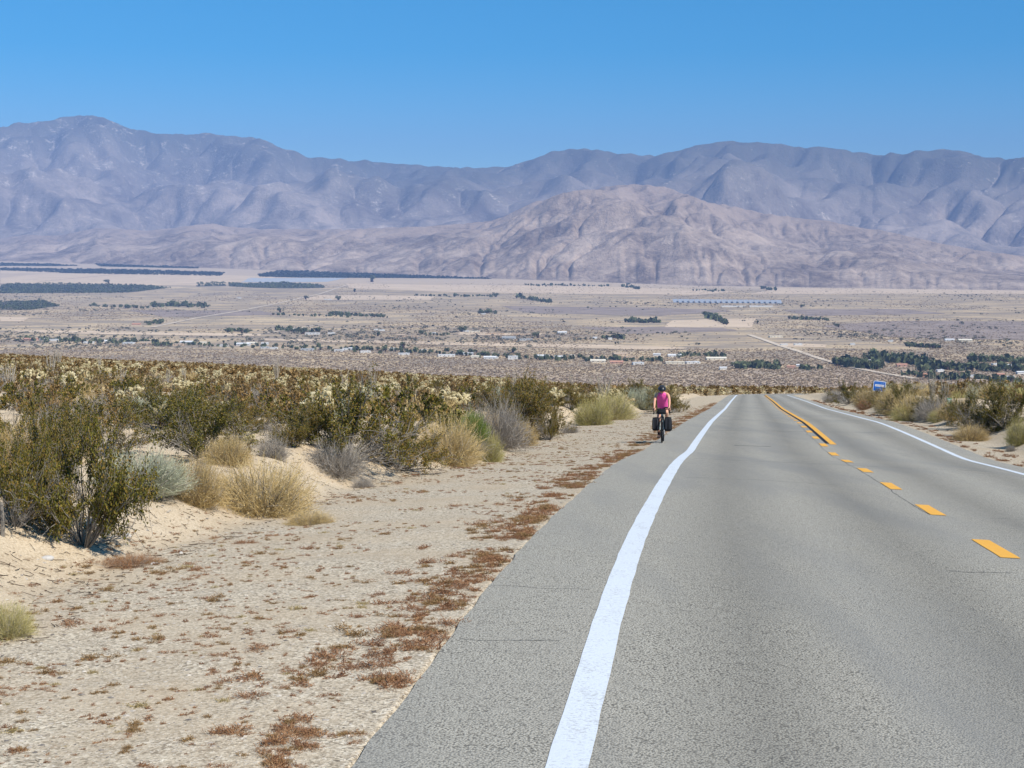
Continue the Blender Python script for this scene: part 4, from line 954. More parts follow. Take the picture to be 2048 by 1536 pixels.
for a in [(706,632,775,634,16,5,'tree in the row left of the middle of the valley'), (658,629,700,631,9,7,'tree in the dense belt beside the valley track'), (825,592,985,594,22,4,'tree in the long thin row in the middle distance'), (957,626,993,627,9,6,'tree in the short dark clump around the white hut'), (1252,644,1318,645,15,8,'tree in the dark belt right of the middle of the valley'),
          (1050,571,1112,571,10,4,'tree in the row before the big foothill'), (1112,571,1216,573,16,3.5,'tree in the long low row before the big foothill'), (1242,571,1276,578,9,5,'tree in the slanting row before the big foothill'), (1386,582,1450,582,10,4,'tree in the row above the solar panels'), (1520,576,1552,582,8,5,'tree in the slanting row right of the solar panels'),
          (1410,632,1456,650,18,9,'tree in the slanting dark plantation in the middle of the valley'), (1580,638,1655,641,15,6,'tree in the belt right of the slanting plantation'), (1810,693,1880,696,15,8,'tree in the belt above the oasis wood'), (1203,676,1250,678,10,7,'tree in the clump behind the middle houses'), (450,663,498,664,11,6,'tree in the low clump beside the sand strip'),
          (295,649,330,645,8,7,'tree round the pink house by the valley track'), (550,660,640,664,14,7,'tree round the white houses at the end of the dirt track'), (300,612,420,614,20,8,'tree in the loose woodland left of the valley track'), (175,612,300,617,14,6,'tree in the scattered woodland near the smaller wood'), (540,630,700,634,12,5,'tree along the far side of the valley track'),
          (1030,595,1100,606,16,6,'tree on the farmstead left of the solar panels'), (840,669,900,671,7,5,'tree among the tan walls in the middle of the valley')]: belt(*a[:6], a[6], 'group of ' + a[6].replace('tree ', 'trees ', 1), jit=.8)
for px, py, h, lab in [(745,564,15,'tall dark tree clump at the corner of the orchard band'), (217,567,9,'single tree on the field edge above the broad wood'), (808,697,15,'tallest dark tree over the middle houses of the near town row'), (605,668,16,'tall dark tree at the end of the white houses by the dirt track'), (1025,706,13,'dark round tree behind the tall white house'), (1076,676,13,'single dark tree at the end of the long tan wall'), (925,664,14,'dark tree at the left end of the long tan wall'), (991,594,10,'single round tree at the end of the long thin row'),
                       (755,672,10,'round bush-like tree left of the tan houses'), (845,668,8,'small dark tree among tan houses'), (561,625,11,'single tree standing by the valley track'), (612,599,9,'pair-like round tree on the far side of the valley track'), (677,600,10,'pointed tree beside the far white shed'), (1602,615,7,'dark tree clump right of the pale sheds'), (1677,655,9,'dark dome of a tree before the purple brush flat'), (1514,647,7,'small dark tree at the end of the tan field'), (1803,681,7,'small tree left of the belt above the oasis'), (710,584,8,'dark clump at the start of the sandy field')]: lone(px, py, h, lab)

T_ = np.array(MASS); mb = MB(); part = r.integers(0, 3, len(T_))
CAN2 = [canopy(s, 26) for s in (7, 8, 9)]
for i in range(3): k = part == i; mb.add(*bundle((CAN2[i][0] * np.array([.8, .8, 1.]), CAN2[i][1]), T_[k, 0], T_[k, 1], T_[k, 2], T_[k, 3] * (.75 + .5 * r.random(k.sum())), T_[k, 3], r.random(k.sum()) * 6.28))
tag(mb.build('town_greenery', M['tree_leaf']), 'dark green trees and shrubs crowding between the town trees', 'trees', None, 'stuff')
# ------------------------------------------------------------------ houses of the desert town
WALL = {'white': (.68, .66, .62), 'cream': (.72, .64, .50), 'tan': (.56, .42, .29), 'pink': (.60, .38, .29), 'grey': (.48, .48, .47), 'terracotta': (.52, .27, .17)}
WM = {k: flatmat('wall_' + k, c, .08, .3) for k, c in WALL.items()}
RM = {'white': flatmat('roof_white', (.66, .66, .65), .08, .3), 'cream': flatmat('roof_cream', (.70, .64, .52), .1, .3), 'tan': flatmat('roof_tan', (.48, .37, .27), .1, .3), 'pink': flatmat('roof_tile', (.50, .27, .19), .15, .3), 'grey': flatmat('roof_grey', (.40, .41, .41), .1, .3), 'terracotta': flatmat('roof_clay', (.46, .22, .14), .15, .3)}
M['window_glass'] = plain('window_glass', (.05, .06, .07), .15, .5)
hr = g_(47); hn = {}
def house(px, py, w, color, where, flat=None, hpx=None, two=False):
    x, y, z = spot(px, py); m = y / F; W = w * m; flat = hr.random() < .55 if flat is None else flat
    H = (hpx * m if hpx else 3.1 * (1 + hr.random() * .25)) * (1.9 if two else 1); Dp = max(8, min(14, W * .6))
    sz = 'long' if w > 55 else ('small' if w < 26 else ('two-storey' if two else 'low')); rf = 'flat-roofed' if flat else 'gabled'
    lab = f'{sz} {color} {rf} house {where}'; o = empty('house', (x, y, z), lab, 'house', f'{sz} {color} {rf} houses {where}', hr.normal() * .12)
    a = MB(); a.add(*box((0, 0, H / 2 - .2), (W, Dp, H + .4))); a.build('wall', WM[color], o)
    b = MB()
    if flat: b.add(*box((0, 0, H + .16), (W + .5, Dp + .5, .35))); b.add(*box((W * .22, Dp * .1, H + .75), (min(3, W * .2), 2, .8)))
    else:
        e = Dp / 2 + .6; q = W / 2 + .6; t_ = H + Dp * .16
        V = [(-q,-e,H-.1),(q,-e,H-.1),(q,0,t_),(-q,0,t_),(q,e,H-.1),(-q,e,H-.1),(-q,-e,H-.3),(q,-e,H-.3),(q,e,H-.3),(-q,e,H-.3)]
        b.add(V, [(0,1,2,3),(3,2,4,5),(6,7,1,0),(9,8,7,6),(5,4,8,9)]); b.add(np.array(V), [(0,3,5),(1,4,2)]); b.add(np.array(V), [(0,5,9,6),(1,7,8,4)])
    b.build('roof', RM[color], o)
    if w >= 18:
        for s in range(max(1, min(4, int(W / 7)))):
            cx_ = -W / 2 + W * (s + .5) / max(1, min(4, int(W / 7))); MB().add(*box((cx_, -Dp / 2 - .03, H * .55), (1.6, .12, 1.2))).build('window', M['window_glass'], o)
        MB().add(*box((W * .12, -Dp / 2 - .04, 1.05), (1.1, .12, 2.1))).build('door', WM['tan' if color != 'tan' else 'grey'], o)
near = 'in the near town row, '
for px, py, w, c in [(62,681,26,'pink'),(92,680,22,'white'),(108,682,16,'white'),(178,687,20,'white'),(206,685,20,'white'),(258,688,22,'white'),(291,688,22,'tan')]: house(px, py, w, c, near + 'left end')
for px, py, w, c in [(357,691,22,'tan'),(374,687,26,'white'),(406,688,14,'cream'),(448,693,16,'white'),(487,691,26,'white'),(504,689,20,'cream'),(530,690,14,'white'),(558,692,22,'tan'),(530,697,18,'grey'),(548,698,14,'white'),(615,701,26,'grey'),(648,698,16,'tan'),(678,703,18,'white'),(694,700,18,'white')]: house(px, py, w, c, near + 'left of its middle')
for px, py, w, c in [(705,700,14,'white'),(731,706,20,'white'),(787,700,16,'white'),(808,710,22,'white'),(848,702,10,'white'),(893,713,34,'white'),(936,710,20,'grey'),(950,716,16,'cream'),(980,718,24,'white'),(992,718,8,'white')]: house(px, py, w, c, near + 'middle')
house(1026, 719, 20, 'white', 'standing tallest in the near town row', True, None, True)
for px, py, w, c in [(1086,715,24,'white'),(1120,717,22,'white'),(1144,714,12,'cream'),(1196,725,30,'cream'),(1233,727,26,'pink'),(1260,717,20,'tan'),(1276,729,22,'white'),(1203,718,10,'white'),(1240,711,28,'tan'),(1314,712,14,'white'),(1349,714,26,'white'),(1350,728,38,'cream'),(1385,727,28,'white')]: house(px, py, w, c, near + 'right of its middle')
for px, py, w, c in [(1432,720,40,'cream'),(1446,739,14,'white'),(1476,731,22,'white'),(1527,732,12,'white'),(1582,736,16,'pink'),(1598,734,10,'white')]: house(px, py, w, c, 'near the dense clump left of the valley road')
for px, py, w, c in [(1742,724,14,'white'),(1760,728,12,'cream'),(1803,733,20,'pink'),(1849,753,22,'terracotta'),(1943,755,24,'white'),(2000,752,16,'pink'),(2014,758,26,'grey'),(1980,758,20,'tan'),(1953,764,40,'tan'),(1926,740,10,'white'),(1990,731,12,'white'),(1812,745,18,'tan'),(1880,744,14,'white'),(2040,748,14,'white')]: house(px, py, w, c, 'in the oasis trees on the right')
house(2018, 737, 26, 'white', 'above the oasis trees at the right', True, None, True)
for px, py, w, c in [(932,664,12,'white'),(949,665,22,'cream'),(990,669,38,'tan'),(1045,670,44,'tan'),(1018,678,26,'grey'),(1052,681,26,'grey'),(1124,667,18,'white'),(1190,678,8,'white'),(1220,679,8,'white'),(752,661,9,'white'),(764,662,11,'white'),(802,673,16,'tan'),(826,674,20,'tan'),(867,668,10,'white')]: house(px, py, w, c, 'round the long tan wall in mid valley')
for px, py, w, c in [(273,650,16,'pink'),(567,661,12,'white'),(594,660,12,'white'),(625,669,28,'white'),(663,668,14,'white'),(478,597,9,'white'),(656,600,16,'white'),(967,629,8,'white')]: house(px, py, w, c, 'far left of mid valley')
for px, py, w, c in [(1568,691,14,'white'),(1596,691,16,'white'),(1705,690,10,'white'),(1551,675,26,'cream'),(1781,684,10,'white'),(1899,682,18,'white'),(1930,683,26,'cream')]: house(px, py, w, c, 'right of mid valley')
for (px, w), lab in zip(((1467, 48), (1522, 46)), ('long pale shed below the left half of the solar panels', 'long pale shed below the right end of the solar panels')):
    x, y, z = spot(px, 614.5); m = y / F; o = empty('shed', (x, y, z), lab, 'shed'); W = w * m
    MB().add(*box((0, 0, 1.6), (W, 12, 3.6))).build('wall', WM['cream'], o)
    V = np.array([(-W/2-1,-6.6,3.2),(W/2+1,-6.6,3.2),(W/2+1,0,5.2),(-W/2-1,0,5.2),(W/2+1,6.6,3.2),(-W/2-1,6.6,3.2)]); MB().add(V, [(0,1,2,3),(3,2,4,5)]).add(V, [(0,3,5),(1,4,2)]).build('roof', RM['white'], o)
M['panel'] = plain('solar_panel', (.27, .30, .35), .25, .5, .08)
for i in range(20):
    px = 1351 + i * 10.9; x, y, z = spot(px, 605.5 + i * .12); o = empty('solar_array', (x, y, z), 'tilted pale blue solar panel in the row on the valley floor', 'solar panel', 'solar panels in a row on the valley floor', .35)
    V = []
    for (a, b, c) in ((-10.4, -4, 1.0), (10.4, -4, 1.0), (10.4, 4.5, 10.5), (-10.4, 4.5, 10.5)): V.append((a * 1.05, b * 1.3, c * 1.35))
    V = np.array(V); nrm = np.array([0, -.76, .65]) * .25
    MB().add(np.concatenate([V + nrm, V]), [(0,1,2,3),(7,6,5,4),(0,4,5,1),(1,5,6,2),(2,6,7,3),(3,7,4,0)]).build('panel', M['panel'], o)
    f = MB()
    for a in (-7, 7): f.add(*tube1([(a, 2.4, 0), (a, 2.4, 9.3)], .25, 5)); f.add(*tube1([(a, -3, 0), (a, -3, 3.4)], .25, 5))
    f.build('support', WM['grey'], o)
#%%PART4
# ------------------------------------------------------------------ roadside signs
M['sign_blue'] = plain('sign_blue', (.010, .135, .55), .4, .5, .08); M['sign_white'] = plain('sign_white', (.74, .77, .82), .45, .4, .06); M['sign_pink'] = plain('sign_pink', (.62, .30, .34), .5, .3, .1); M['sign_pale'] = plain('sign_pale', (.16, .38, .75), .5, .3, .1)
M['rust_post'] = plain('rust_post', (.17, .085, .05), .85, .15, .3, 20); M['sign_green'] = plain('sign_green', (.05, .42, .30), .45, .4, .1); M['sign_back'] = plain('sign_back', (.4, .4, .4), .5, .4)
def rrect(w, h, rad, y, n=5):
    a = []
    for cx_, cz_, t0 in ((w/2-rad, h/2-rad, 0), (-w/2+rad, h/2-rad, 90), (-w/2+rad, -h/2+rad, 180), (w/2-rad, -h/2+rad, 270)):
        for k in range(n): t = R(t0 + 90 * k / (n - 1)); a.append((cx_ + rad * math.cos(t), y, cz_ + rad * math.sin(t)))
    return np.array(a)
def slab(w, h, rad, y0, y1): return addloft(MB(), [rrect(w, h, rad, y1), rrect(w, h, rad, y0)])
x, y, z = hit(1751, 822); m = y / F; yaw = -math.atan2(x, y)
s = empty('road_sign', (x, y, z), 'blue roadside sign with a white band on a leaning rusty post', 'sign', None, yaw); s.rotation_euler = (0, R(5.5), yaw)
hz = 50.5 * m; sw, sh = 24.5 * m, 21 * m
MB().add(*tube1([(0, .03, -.3), (0, .03, hz + sh * .3)], .022, 6)).build('post', M['rust_post'], s)
bd = slab(sw, sh, .07, 0, .008).build('panel', M['sign_white'], s); bd.location = (.055, 0, hz)
f = slab(sw * .9, sh * .87, .05, -.004, -.001).build('face', M['sign_blue'], bd)
f2 = slab(sw * .72, sh * .22, .012, -.008, -.005).build('band', M['sign_white'], bd); f2.location = (0, 0, sh * .06)
a, b = MB(), MB(); r_ = g_(5)
def strokes(mb, x0, x1, zc, hh, y):
    c = x0
    while c < x1: wd = hh * (.35 + .4 * r_.random()); mb.add(*box((c + wd / 2, y, zc), (wd, .002, hh * (.7 + .3 * r_.random())))); c += wd + hh * (.2 + .5 * (r_.random() < .2))
strokes(a, -sw * .36, -sw * .06, sh * .30, sh * .06, -.006); strokes(a, sw * .02, sw * .36, sh * .30, sh * .06, -.006); strokes(a, -sw * .33, sw * .33, -sh * .18, sh * .06, -.006); strokes(a, -sw * .22, sw * .22, -sh * .30, sh * .06, -.006)
strokes(b, -sw * .26, sw * .26, sh * .06, sh * .06, -.010)
a.build('lettering', M['sign_pale'], bd); b.build('band_lettering', M['sign_pink'], bd)
x, y, z = hit(1899, 834); m = y / F; s = empty('milepost_marker', (x, y, z), 'small green marker plate on a thin post among the right bank shrubs', 'marker', None, -math.atan2(x, y)); h_ = 32 * m
MB().add(*tube1([(0, .02, -.2), (0, .02, h_)], .018, 6)).build('post', M['sign_green'], s)
pl = slab(9.5 * m, 12 * m, .03, -.002, .004).build('plate', M['sign_green'], s); pl.location = (-.02, 0, h_)
a = MB(); strokes(a, -3.2 * m, 3.0 * m, 2.6 * m, 2.6 * m, -.004); strokes(a, -3.0 * m, 2.5 * m, -1.4 * m, 2.4 * m, -.004); a.build('lettering', M['sign_white'], pl)

# ------------------------------------------------------------------ the loaded bicycle
M['rubber'] = plain('rubber', (.012, .012, .013), .8, .2); M['black_metal'] = plain('black_metal', (.018, .018, .02), .4, .5); M['fork_mint'] = plain('fork_mint', (.50, .62, .60), .3, .5, .06); M['steel'] = plain('steel', (.45, .46, .47), .3, .5, .1, 8, 1.)
M['bag_cloth'] = plain('bag_cloth', (.012, .013, .016), .75, .2, .4, 14); M['bag_trim'] = plain('bag_trim', (.05, .052, .06), .6, .3); M['lens'] = plain('lens', (.75, .78, .76), .2, .5)
bx, by, bz = hit_road(1324, 885.5)
RZ, RX = -math.atan(.135), -math.atan(S)
def rider_root(name, label, cat, data=None):
    o = link(name, data); o.location = (bx, by, bz); o.rotation_euler = (RX, R(-1.2), RZ); return tag(o, label, cat)
bike = rider_root('touring_bicycle', 'loaded touring bicycle ridden along the asphalt edge toward the viewer', 'bicycle')
def torus(mb, cy, cz, Rb, rb, nu=40, nv=8):
    u = np.arange(nu) * 2 * np.pi / nu; v = np.arange(nv) * 2 * np.pi / nv
    V = np.stack([np.broadcast_to(rb * np.sin(v), (nu, nv)), cy + (Rb + rb * np.cos(v)) * np.cos(u)[:, None], cz + (Rb + rb * np.cos(v)) * np.sin(u)[:, None]], -1)
    i = np.arange(nu)[:, None]; j = np.arange(nv)[None]; f = np.stack([i * nv + j, i * nv + (j + 1) % nv, ((i + 1) % nu) * nv + (j + 1) % nv, ((i + 1) % nu) * nv + j], -1).reshape(-1, 4)
    return mb.add(V, f)
RB, HX = .352, 0
def wheel(cy):
    w = link('wheel', None, bike); torus(MB(), cy, RB, RB - .023, .023).build('tyre', M['rubber'], w, True); torus(MB(), cy, RB, RB - .052, .011).build('rim', M['black_metal'], w, True)
    s = MB(); u = np.arange(28) * 2 * np.pi / 28
    P = np.stack([np.stack([np.where(np.arange(28) % 2, .03, -.03), cy + .02 * np.cos(u), RB + .02 * np.sin(u)], 1), np.stack([u * 0, cy + (RB - .055) * np.cos(u), RB + (RB - .055) * np.sin(u)], 1)], 1)
    s.add(*tubes(P, .0013, 3)); s.build('spokes', M['steel'], w); MB().add(*tube1([(-.05, cy, RB), (.05, cy, RB)], .022, 10)).build('hub', M['black_metal'], w, True)
WB = 1.05; wheel(0); wheel(WB)
BBp = (0, .62, .285); ST_ = (0, .80, .80); HT0, HT1 = (0, .115, .62), (0, .165, .86)
fr = MB()
for p, q, rd in ((HT0, HT1, .022), ((0, .125, .65), BBp, .021), ((0, .155, .82), (0, .775, .74), .017), (BBp, ST_, .017)): fr.add(*tube1([p, q], rd, 8))
for sx in (-1, 1): fr.add(*tube1([(sx*.02, .62, .285), (sx*.065, WB, RB)], .010, 6)); fr.add(*tube1([(sx*.015, .78, .75), (sx*.065, WB, RB)], .008, 6))
fr.build('frame', M['black_metal'], bike, True)
fk = MB()
for sx in (-1, 1): fk.add(*tube1([(sx*.022, .108, .63), (sx*.055, .085, .58), (sx*.055, .02, .42), (sx*.055, 0, RB)], [.014, .014, .012, .009], 8))
fk.add(*tube1([(-.05, .10, .61), (.05, .10, .61)], .02, 8)); fk.build('fork', M['fork_mint'], bike, True)
MB().add(*tube1([(0, .79, .80), (0, .815, .92)], .0135, 8)).build('seat_post', M['steel'], bike, True)
addloft(MB(), [np.array([(wd * c, yy + 0 * c, .935 + .018 * s_ - (.012 if abs(c) > .6 else 0)) for c, s_ in ((1,0),(.7,.8),(0,1),(-.7,.8),(-1,0),(-.6,-.9),(0,-1),(.6,-.9))]) for yy, wd in ((.64,.018),(.70,.022),(.78,.045),(.86,.072),(.90,.06))]).build('saddle', M['rubber'], bike, True)
MB().add(*tube1([(0, .165, .86), (0, .10, .945), (0, .075, .955)], .016, 8)).build('stem', M['black_metal'], bike, True)
hb = MB(); hb.add(*tube1([(-.21, .07, .955), (.21, .07, .955)], .0145, 8))
for sx in (-1, 1): hb.add(*tube1([(sx*.205, .07, .955), (sx*.215, .0, .952), (sx*.220, -.035, .92), (sx*.224, -.025, .86), (sx*.228, .03, .828), (sx*.23, .10, .825)], .0155, 8))
hb.build('handlebar', M['rubber'], bike, True)
for sx in (-1, 1): MB().add(*tube1([(sx*.215, -.01, .955), (sx*.217, -.05, .985), (sx*.219, -.062, .96), (sx*.222, -.06, .90), (sx*.226, -.045, .85)], [.019, .017, .011, .008, .006], 6)).build('brake_lever', M['rubber'], bike, True)
hl = MB(); hl.add(*tube1([(0, .06, .80), (0, -.01, .80)], [.022, .028], 10)); hlo = hl.build('headlight', M['black_metal'], bike, True); MB().add(*tube1([(0, -.006, .80), (0, -.014, .80)], [.025, .020], 12)).add(*box((0, -.014, .80), (.03, .003, .03))).build('lens', M['lens'], hlo)
MB().add(*tube1([(0, .06, .80), (0, .11, .80)], .009, 6)).build('lamp_bracket', M['black_metal'], bike)
torus(MB(), .62, .285, .085, .006, 30, 6).build('chainring', M['steel'], bike, True).location = (.045, 0, 0)
PED = ((-1, .115, .60), (1, .455, .64))
for sx, pz, py_ in PED:
    c = MB().add(*tube1([(sx*.06, .62, .285), (sx*.075, py_, pz)], .011, 6)).build('crank', M['black_metal'], bike); MB().add(*box((sx*.125, py_, pz), (.09, .075, .018))).build('pedal', M['rubber'], c)
rk = MB()
for sx in (-1, 1):
    rk.add(*tube1([(sx*.058, .02, RB), (sx*.062, .03, .69), (sx*.062, .20, .69), (sx*.058, .05, .40)], .006, 6)); rk.add(*tube1([(sx*.062, -.09, .69), (sx*.062, .03, .69)], .006, 6))
for q in (-.08, .0, .08): rk.add(*tube1([(-.062, q, .735), (.062, q, .735)], .005, 6))
rk.add(*tube1([(-.062, -.09, .69), (-.062, -.08, .735), (-.062, .10, .735)], .005, 6)); rk.add(*tube1([(.062, -.09, .69), (.062, -.08, .735), (.062, .10, .735)], .005, 6))
rk.build('rack', M['black_metal'], bike)
mg = []
for k in range(15):
    t = R(20 + 150 * k / 14); c_, s_ = math.cos(t), math.sin(t); mg.append([(x_, WB + (RB + .018 + dz) * c_, RB + (RB + .018 + dz) * s_) for x_, dz in ((-.027, -.006), (0, .006), (.027, -.006), (0, .004))])
addloft(MB(), np.array(mg)).build('mudguard', M['black_metal'], bike, True)
# bags carried by the bicycle
def bag(name, c, s, label, cat, taper=.86, buckle=True):
    o = rider_root(name, label, cat); rings = []
    for zq, k in ((-.5, .62), (-.47, .84), (-.38, .97), (0, 1.0), (.3, taper + .08), (.44, taper), (.5, taper * .8)):
        w_, d_ = s[0] * k, s[1] * k; rings.append([(c[0] + w_ / 2 * math.copysign(abs(math.cos(t)) ** .5, math.cos(t)), c[1] + d_ / 2 * math.copysign(abs(math.sin(t)) ** .5, math.sin(t)), c[2] + zq * s[2]) for t in np.arange(20) * 2 * np.pi / 20])
    addloft(MB(), rings).build('bag_body', M['bag_cloth'], o, True)
    if buckle:
        for dx in (-.25, .25): MB().add(*box((c[0] + dx * s[0], c[1] - s[1] * .5 - .004, c[2] + .02), (.022, .008, s[2] * .78))).build('strap', M['bag_trim'], o)
        MB().add(*tube1([(c[0] - s[0] * .42, c[1], c[2] + s[2] * .5), (c[0], c[1], c[2] + s[2] * .53), (c[0] + s[0] * .42, c[1], c[2] + s[2] * .5)], .016, 8)).build('rolled_top', M['bag_cloth'], o, True)
    return o
bag('pannier', (-.172, .05, .525), (.215, .28, .36), 'black pannier on the side of the bicycle nearer the desert', 'pannier')
bag('pannier', (.178, .05, .52), (.225, .28, .38), 'black pannier on the side of the bicycle nearer the road', 'pannier')
b_ = bag('handlebar_bag', (0, .02, .885), (.24, .13, .15), 'black handlebar bag hung in front of the bars', 'bag', .95, False)
MB().add(*box((0, -.048, .90), (.13, .006, .012))).build('strap', M['bag_trim'], b_)

# ------------------------------------------------------------------ the cyclist
M['skin'] = plain('skin', (.66, .35, .23), .55, .3, .08, 5); M['hair'] = plain('hair', (.03, .02, .015), .6, .3); M['pink_top'] = plain('pink_top', (.93, .12, .40), .8, .15, .12, 9); M['shorts'] = plain('shorts', (.014, .012, .018), .8, .15); M['sock'] = plain('sock', (.03, .024, .026), .85, .1); M['shoe'] = plain('shoe', (.06, .042, .038), .7, .25, .3); M['helmet'] = plain('helmet', (.012, .013, .016), .35, .5); M['eye'] = plain('eye', (.02, .018, .016), .3, .5)
class Sk:
    def __init__(s): s.v = []; s.e = []; s.r = []
    def p(s, co_, rad, link_=None):
        s.v.append(co_); s.r.append(rad); i = len(s.v) - 1
        if link_ is not None: s.e.append((link_, i))
        return i
    def chain(s, start, pts):
        for co_, rad in pts: start = s.p(co_, rad, start)
        return start
    def build(s, name, mat, parent=None, sub=2, root=0):
        me = bpy.data.meshes.new(name); me.from_pydata(s.v, s.e, []); me.materials.append(mat); o = link(name, me, parent)
        md = o.modifiers.new('skin', 'SKIN'); md.use_smooth_shade = True
        for i, d in enumerate(me.skin_vertices[0].data): rr = s.r[i]; d.radius = rr if isinstance(rr, tuple) else (rr, rr); d.use_root = i == root
        sb = o.modifiers.new('sub', 'SUBSURF'); sb.levels = sub; sb.render_levels = sub; return o
k = Sk(); pel = k.p((0, .79, .985), (.135, .105)); sp = k.chain(pel, [((0, .72, 1.09), (.118, .092)), ((0, .63, 1.21), (.125, .10)), ((0, .545, 1.315), (.14, .10)), ((0, .50, 1.375), (.10, .075))])
chest = sp
nk = k.chain(sp, [((0, .455, 1.42), (.052, .052)), ((0, .42, 1.462), (.052, .055)), ((0, .375, 1.50), (.075, .085)), ((0, .345, 1.52), (.074, .085)), ((0, .325, 1.485), (.052, .06)), ((0, .325, 1.452), (.036, .04))])
HANDS = {}
for sx in (-1, 1):
    el_ = (sx * .212, .30, 1.185); ha = (sx * .213, .035, .985)
    w_ = k.chain(chest, [((sx * .10, .495, 1.385), .062), ((sx * .165, .485, 1.37), .055), ((sx * .19, .42, 1.305), .045), (el_, .036), ((sx * .213, .17, 1.085), .034), ((sx * .213, .08, 1.02), .025), (ha, (.036, .020)), ((sx * .214, .005, .972), (.038, .018))])
    for q in range(4):
        ox = (q - 1.5) * .017; L = (.85, 1., .95, .75)[q]
        k.chain(w_, [((sx * .214 + ox, -.018, .965), .0085), ((sx * .215 + ox, -.018 - .028 * L, .945), .008), ((sx * .216 + ox, -.022 - .02 * L, .945 - .03 * L), .007), ((sx * .217 + ox, -.008 - .012 * L, .935 - .035 * L), .006)])
    k.chain(w_ - 1, [((sx * (.213 - .038), .022, .972), .010), ((sx * (.213 - .046), -.006, .955), .009), ((sx * (.213 - .04), -.026, .938), .007)])
    if sx < 0: kn, an, toe_ = (-.105, .535, .63), (-.115, .70, .21), [(-.118, .665, .155), (-.12, .60, .142), (-.12, .53, .135)]
    else: kn, an, toe_ = (.125, .43, .86), (.118, .735, .54), [(.12, .70, .495), (.122, .635, .482), (.122, .565, .475)]
    mid_ = tuple((np.array((sx * .09, .77, .95)) * .5 + np.array(kn) * .5)); sh_ = tuple(np.array(kn) * .62 + np.array(an) * .38 + np.array((0, .03, 0)))
    k.chain(pel, [((sx * .075, .775, .955), (.088, .085)), (mid_, .074), (kn, .054), (sh_, .052), (tuple(np.array(kn) * .3 + np.array(an) * .7), .040), (an, .032)] + list(zip(toe_, ((.035, .03), (.036, .022), (.030, .016)))))
body = k.build('person', M['skin']); body.location = (bx, by, bz); body.rotation_euler = (RX, R(-1.2), RZ); tag(body, 'cyclist in a pink sleeveless top and black helmet riding toward the viewer with head bowed', 'person')
def ell(c, a, b, n=20, ax=(1, 0, 0), up=(0, 0, 1)):
    t = np.arange(n) * 2 * np.pi / n; return np.array(c) + np.cos(t)[:, None] * np.array(ax) * a + np.sin(t)[:, None] * unit(np.array(up, float)) * b
tp = []
for c, a, b, up in (((0, .80, .985), .158, .125, (0, .75, .66)), ((0, .755, 1.05), .155, .118, (0, .8, .6)), ((0, .70, 1.125), .150, .115, (0, .8, .6)), ((0, .62, 1.225), .153, .122, (0, .8, .6)), ((0, .55, 1.315), .160, .122, (0, .82, .57)), ((0, .51, 1.37), .158, .108, (0, .85, .5)), ((0, .480, 1.41), .135, .092, (0, .85, .5)), ((0, .455, 1.437), .085, .074, (0, .85, .5))):
    rg = ell(c, a, b, 28, (1, 0, 0), up); rg += unit(rg - np.array(c)) * (.006 * np.sin(np.arange(28) * 1.7 + c[2] * 30) + .004 * np.sin(np.arange(28) * 3.1))[:, None]; tp.append(rg)
lp = addloft(MB(), tp).build('top', M['pink_top'], body, True); sb = lp.modifiers.new('sub', 'SUBSURF'); sb.levels = sb.render_levels = 1
q = Sk(); p0 = q.p((0, .79, .975), (.150, .118)); q.chain(p0, [((0, .765, 1.03), (.140, .108))])
for sx, kn in ((-1, (-.105, .535, .63)), (1, (.125, .43, .86))):
    a_ = np.array((sx * .078, .775, .955)); b_2 = np.array(kn); q.chain(p0, [(tuple(a_), .098), (tuple(a_ * .6 + b_2 * .4), .088), (tuple(a_ * .42 + b_2 * .58), .083)])
q.build('shorts', M['shorts'], body)
for sx, kn, an, toe_ in ((-1, (-.105, .535, .63), (-.115, .70, .21), [(-.118, .69, .15), (-.12, .60, .142), (-.12, .515, .137)]), (1, (.125, .43, .86), (.118, .735, .54), [(.12, .725, .49), (.122, .635, .482), (.122, .55, .477)])):
    kn = np.array(kn); an = np.array(an); q = Sk(); s0 = q.p(tuple(kn * .58 + an * .42 + np.array((0, .03, 0))), .056); q.chain(s0, [(tuple(kn * .3 + an * .7 + np.array((0, .008, 0))), .046), (tuple(an), .038), (tuple(an + np.array((0, 0, -.03))), .038)]); q.build('sock', M['sock'], body)
    q = Sk(); s0 = q.p(toe_[0], (.043, .045)); q.chain(s0, [(toe_[1], (.046, .032)), (toe_[2], (.036, .024))]); q.build('shoe', M['shoe'], body)
hc = np.array((0, .345, 1.548)); hm = []
fwd = np.array((0, -.62, -.28)); fwd = fwd / np.linalg.norm(fwd); upv = np.array((0, -.41, .91)); upv = upv - fwd * (upv @ fwd); upv /= np.linalg.norm(upv)
for j in range(10):
    t = j / 9 * np.pi / 2; rr_ = math.cos(t); ph = np.arange(24) * 2 * np.pi / 24
    flute = 1 + .035 * np.cos(ph * 6) * math.sin(2 * t)
    hm.append(hc + (np.cos(ph) * .116 * rr_ * flute)[:, None] * np.array((1, 0, 0)) + (np.sin(ph) * .152 * rr_ * flute)[:, None] * fwd + upv * (.115 * math.sin(t) - .03))
ho = addloft(MB(), hm).build('helmet', M['helmet'], body, True)
for a_ in (-.055, 0, .055):
    P = [hc + np.array((a_, 0, 0)) + fwd * (.142 * math.sin(t) * .8) + upv * (.115 * math.cos(t) * math.sqrt(max(0, 1 - (a_ / .108) ** 2)) - .025) for t in np.linspace(-1.1, 1.2, 9)]
    MB().add(*tube1(P, .009, 6)).build('vent_rib', M['bag_trim'], ho, True)
q = Sk(); s0 = q.p((0, .44, 1.50), (.06, .05)); q.chain(s0, [((0, .46, 1.46), (.055, .04)), ((0, .475, 1.43), (.03, .02))]); q.build('hair', M['hair'], body)
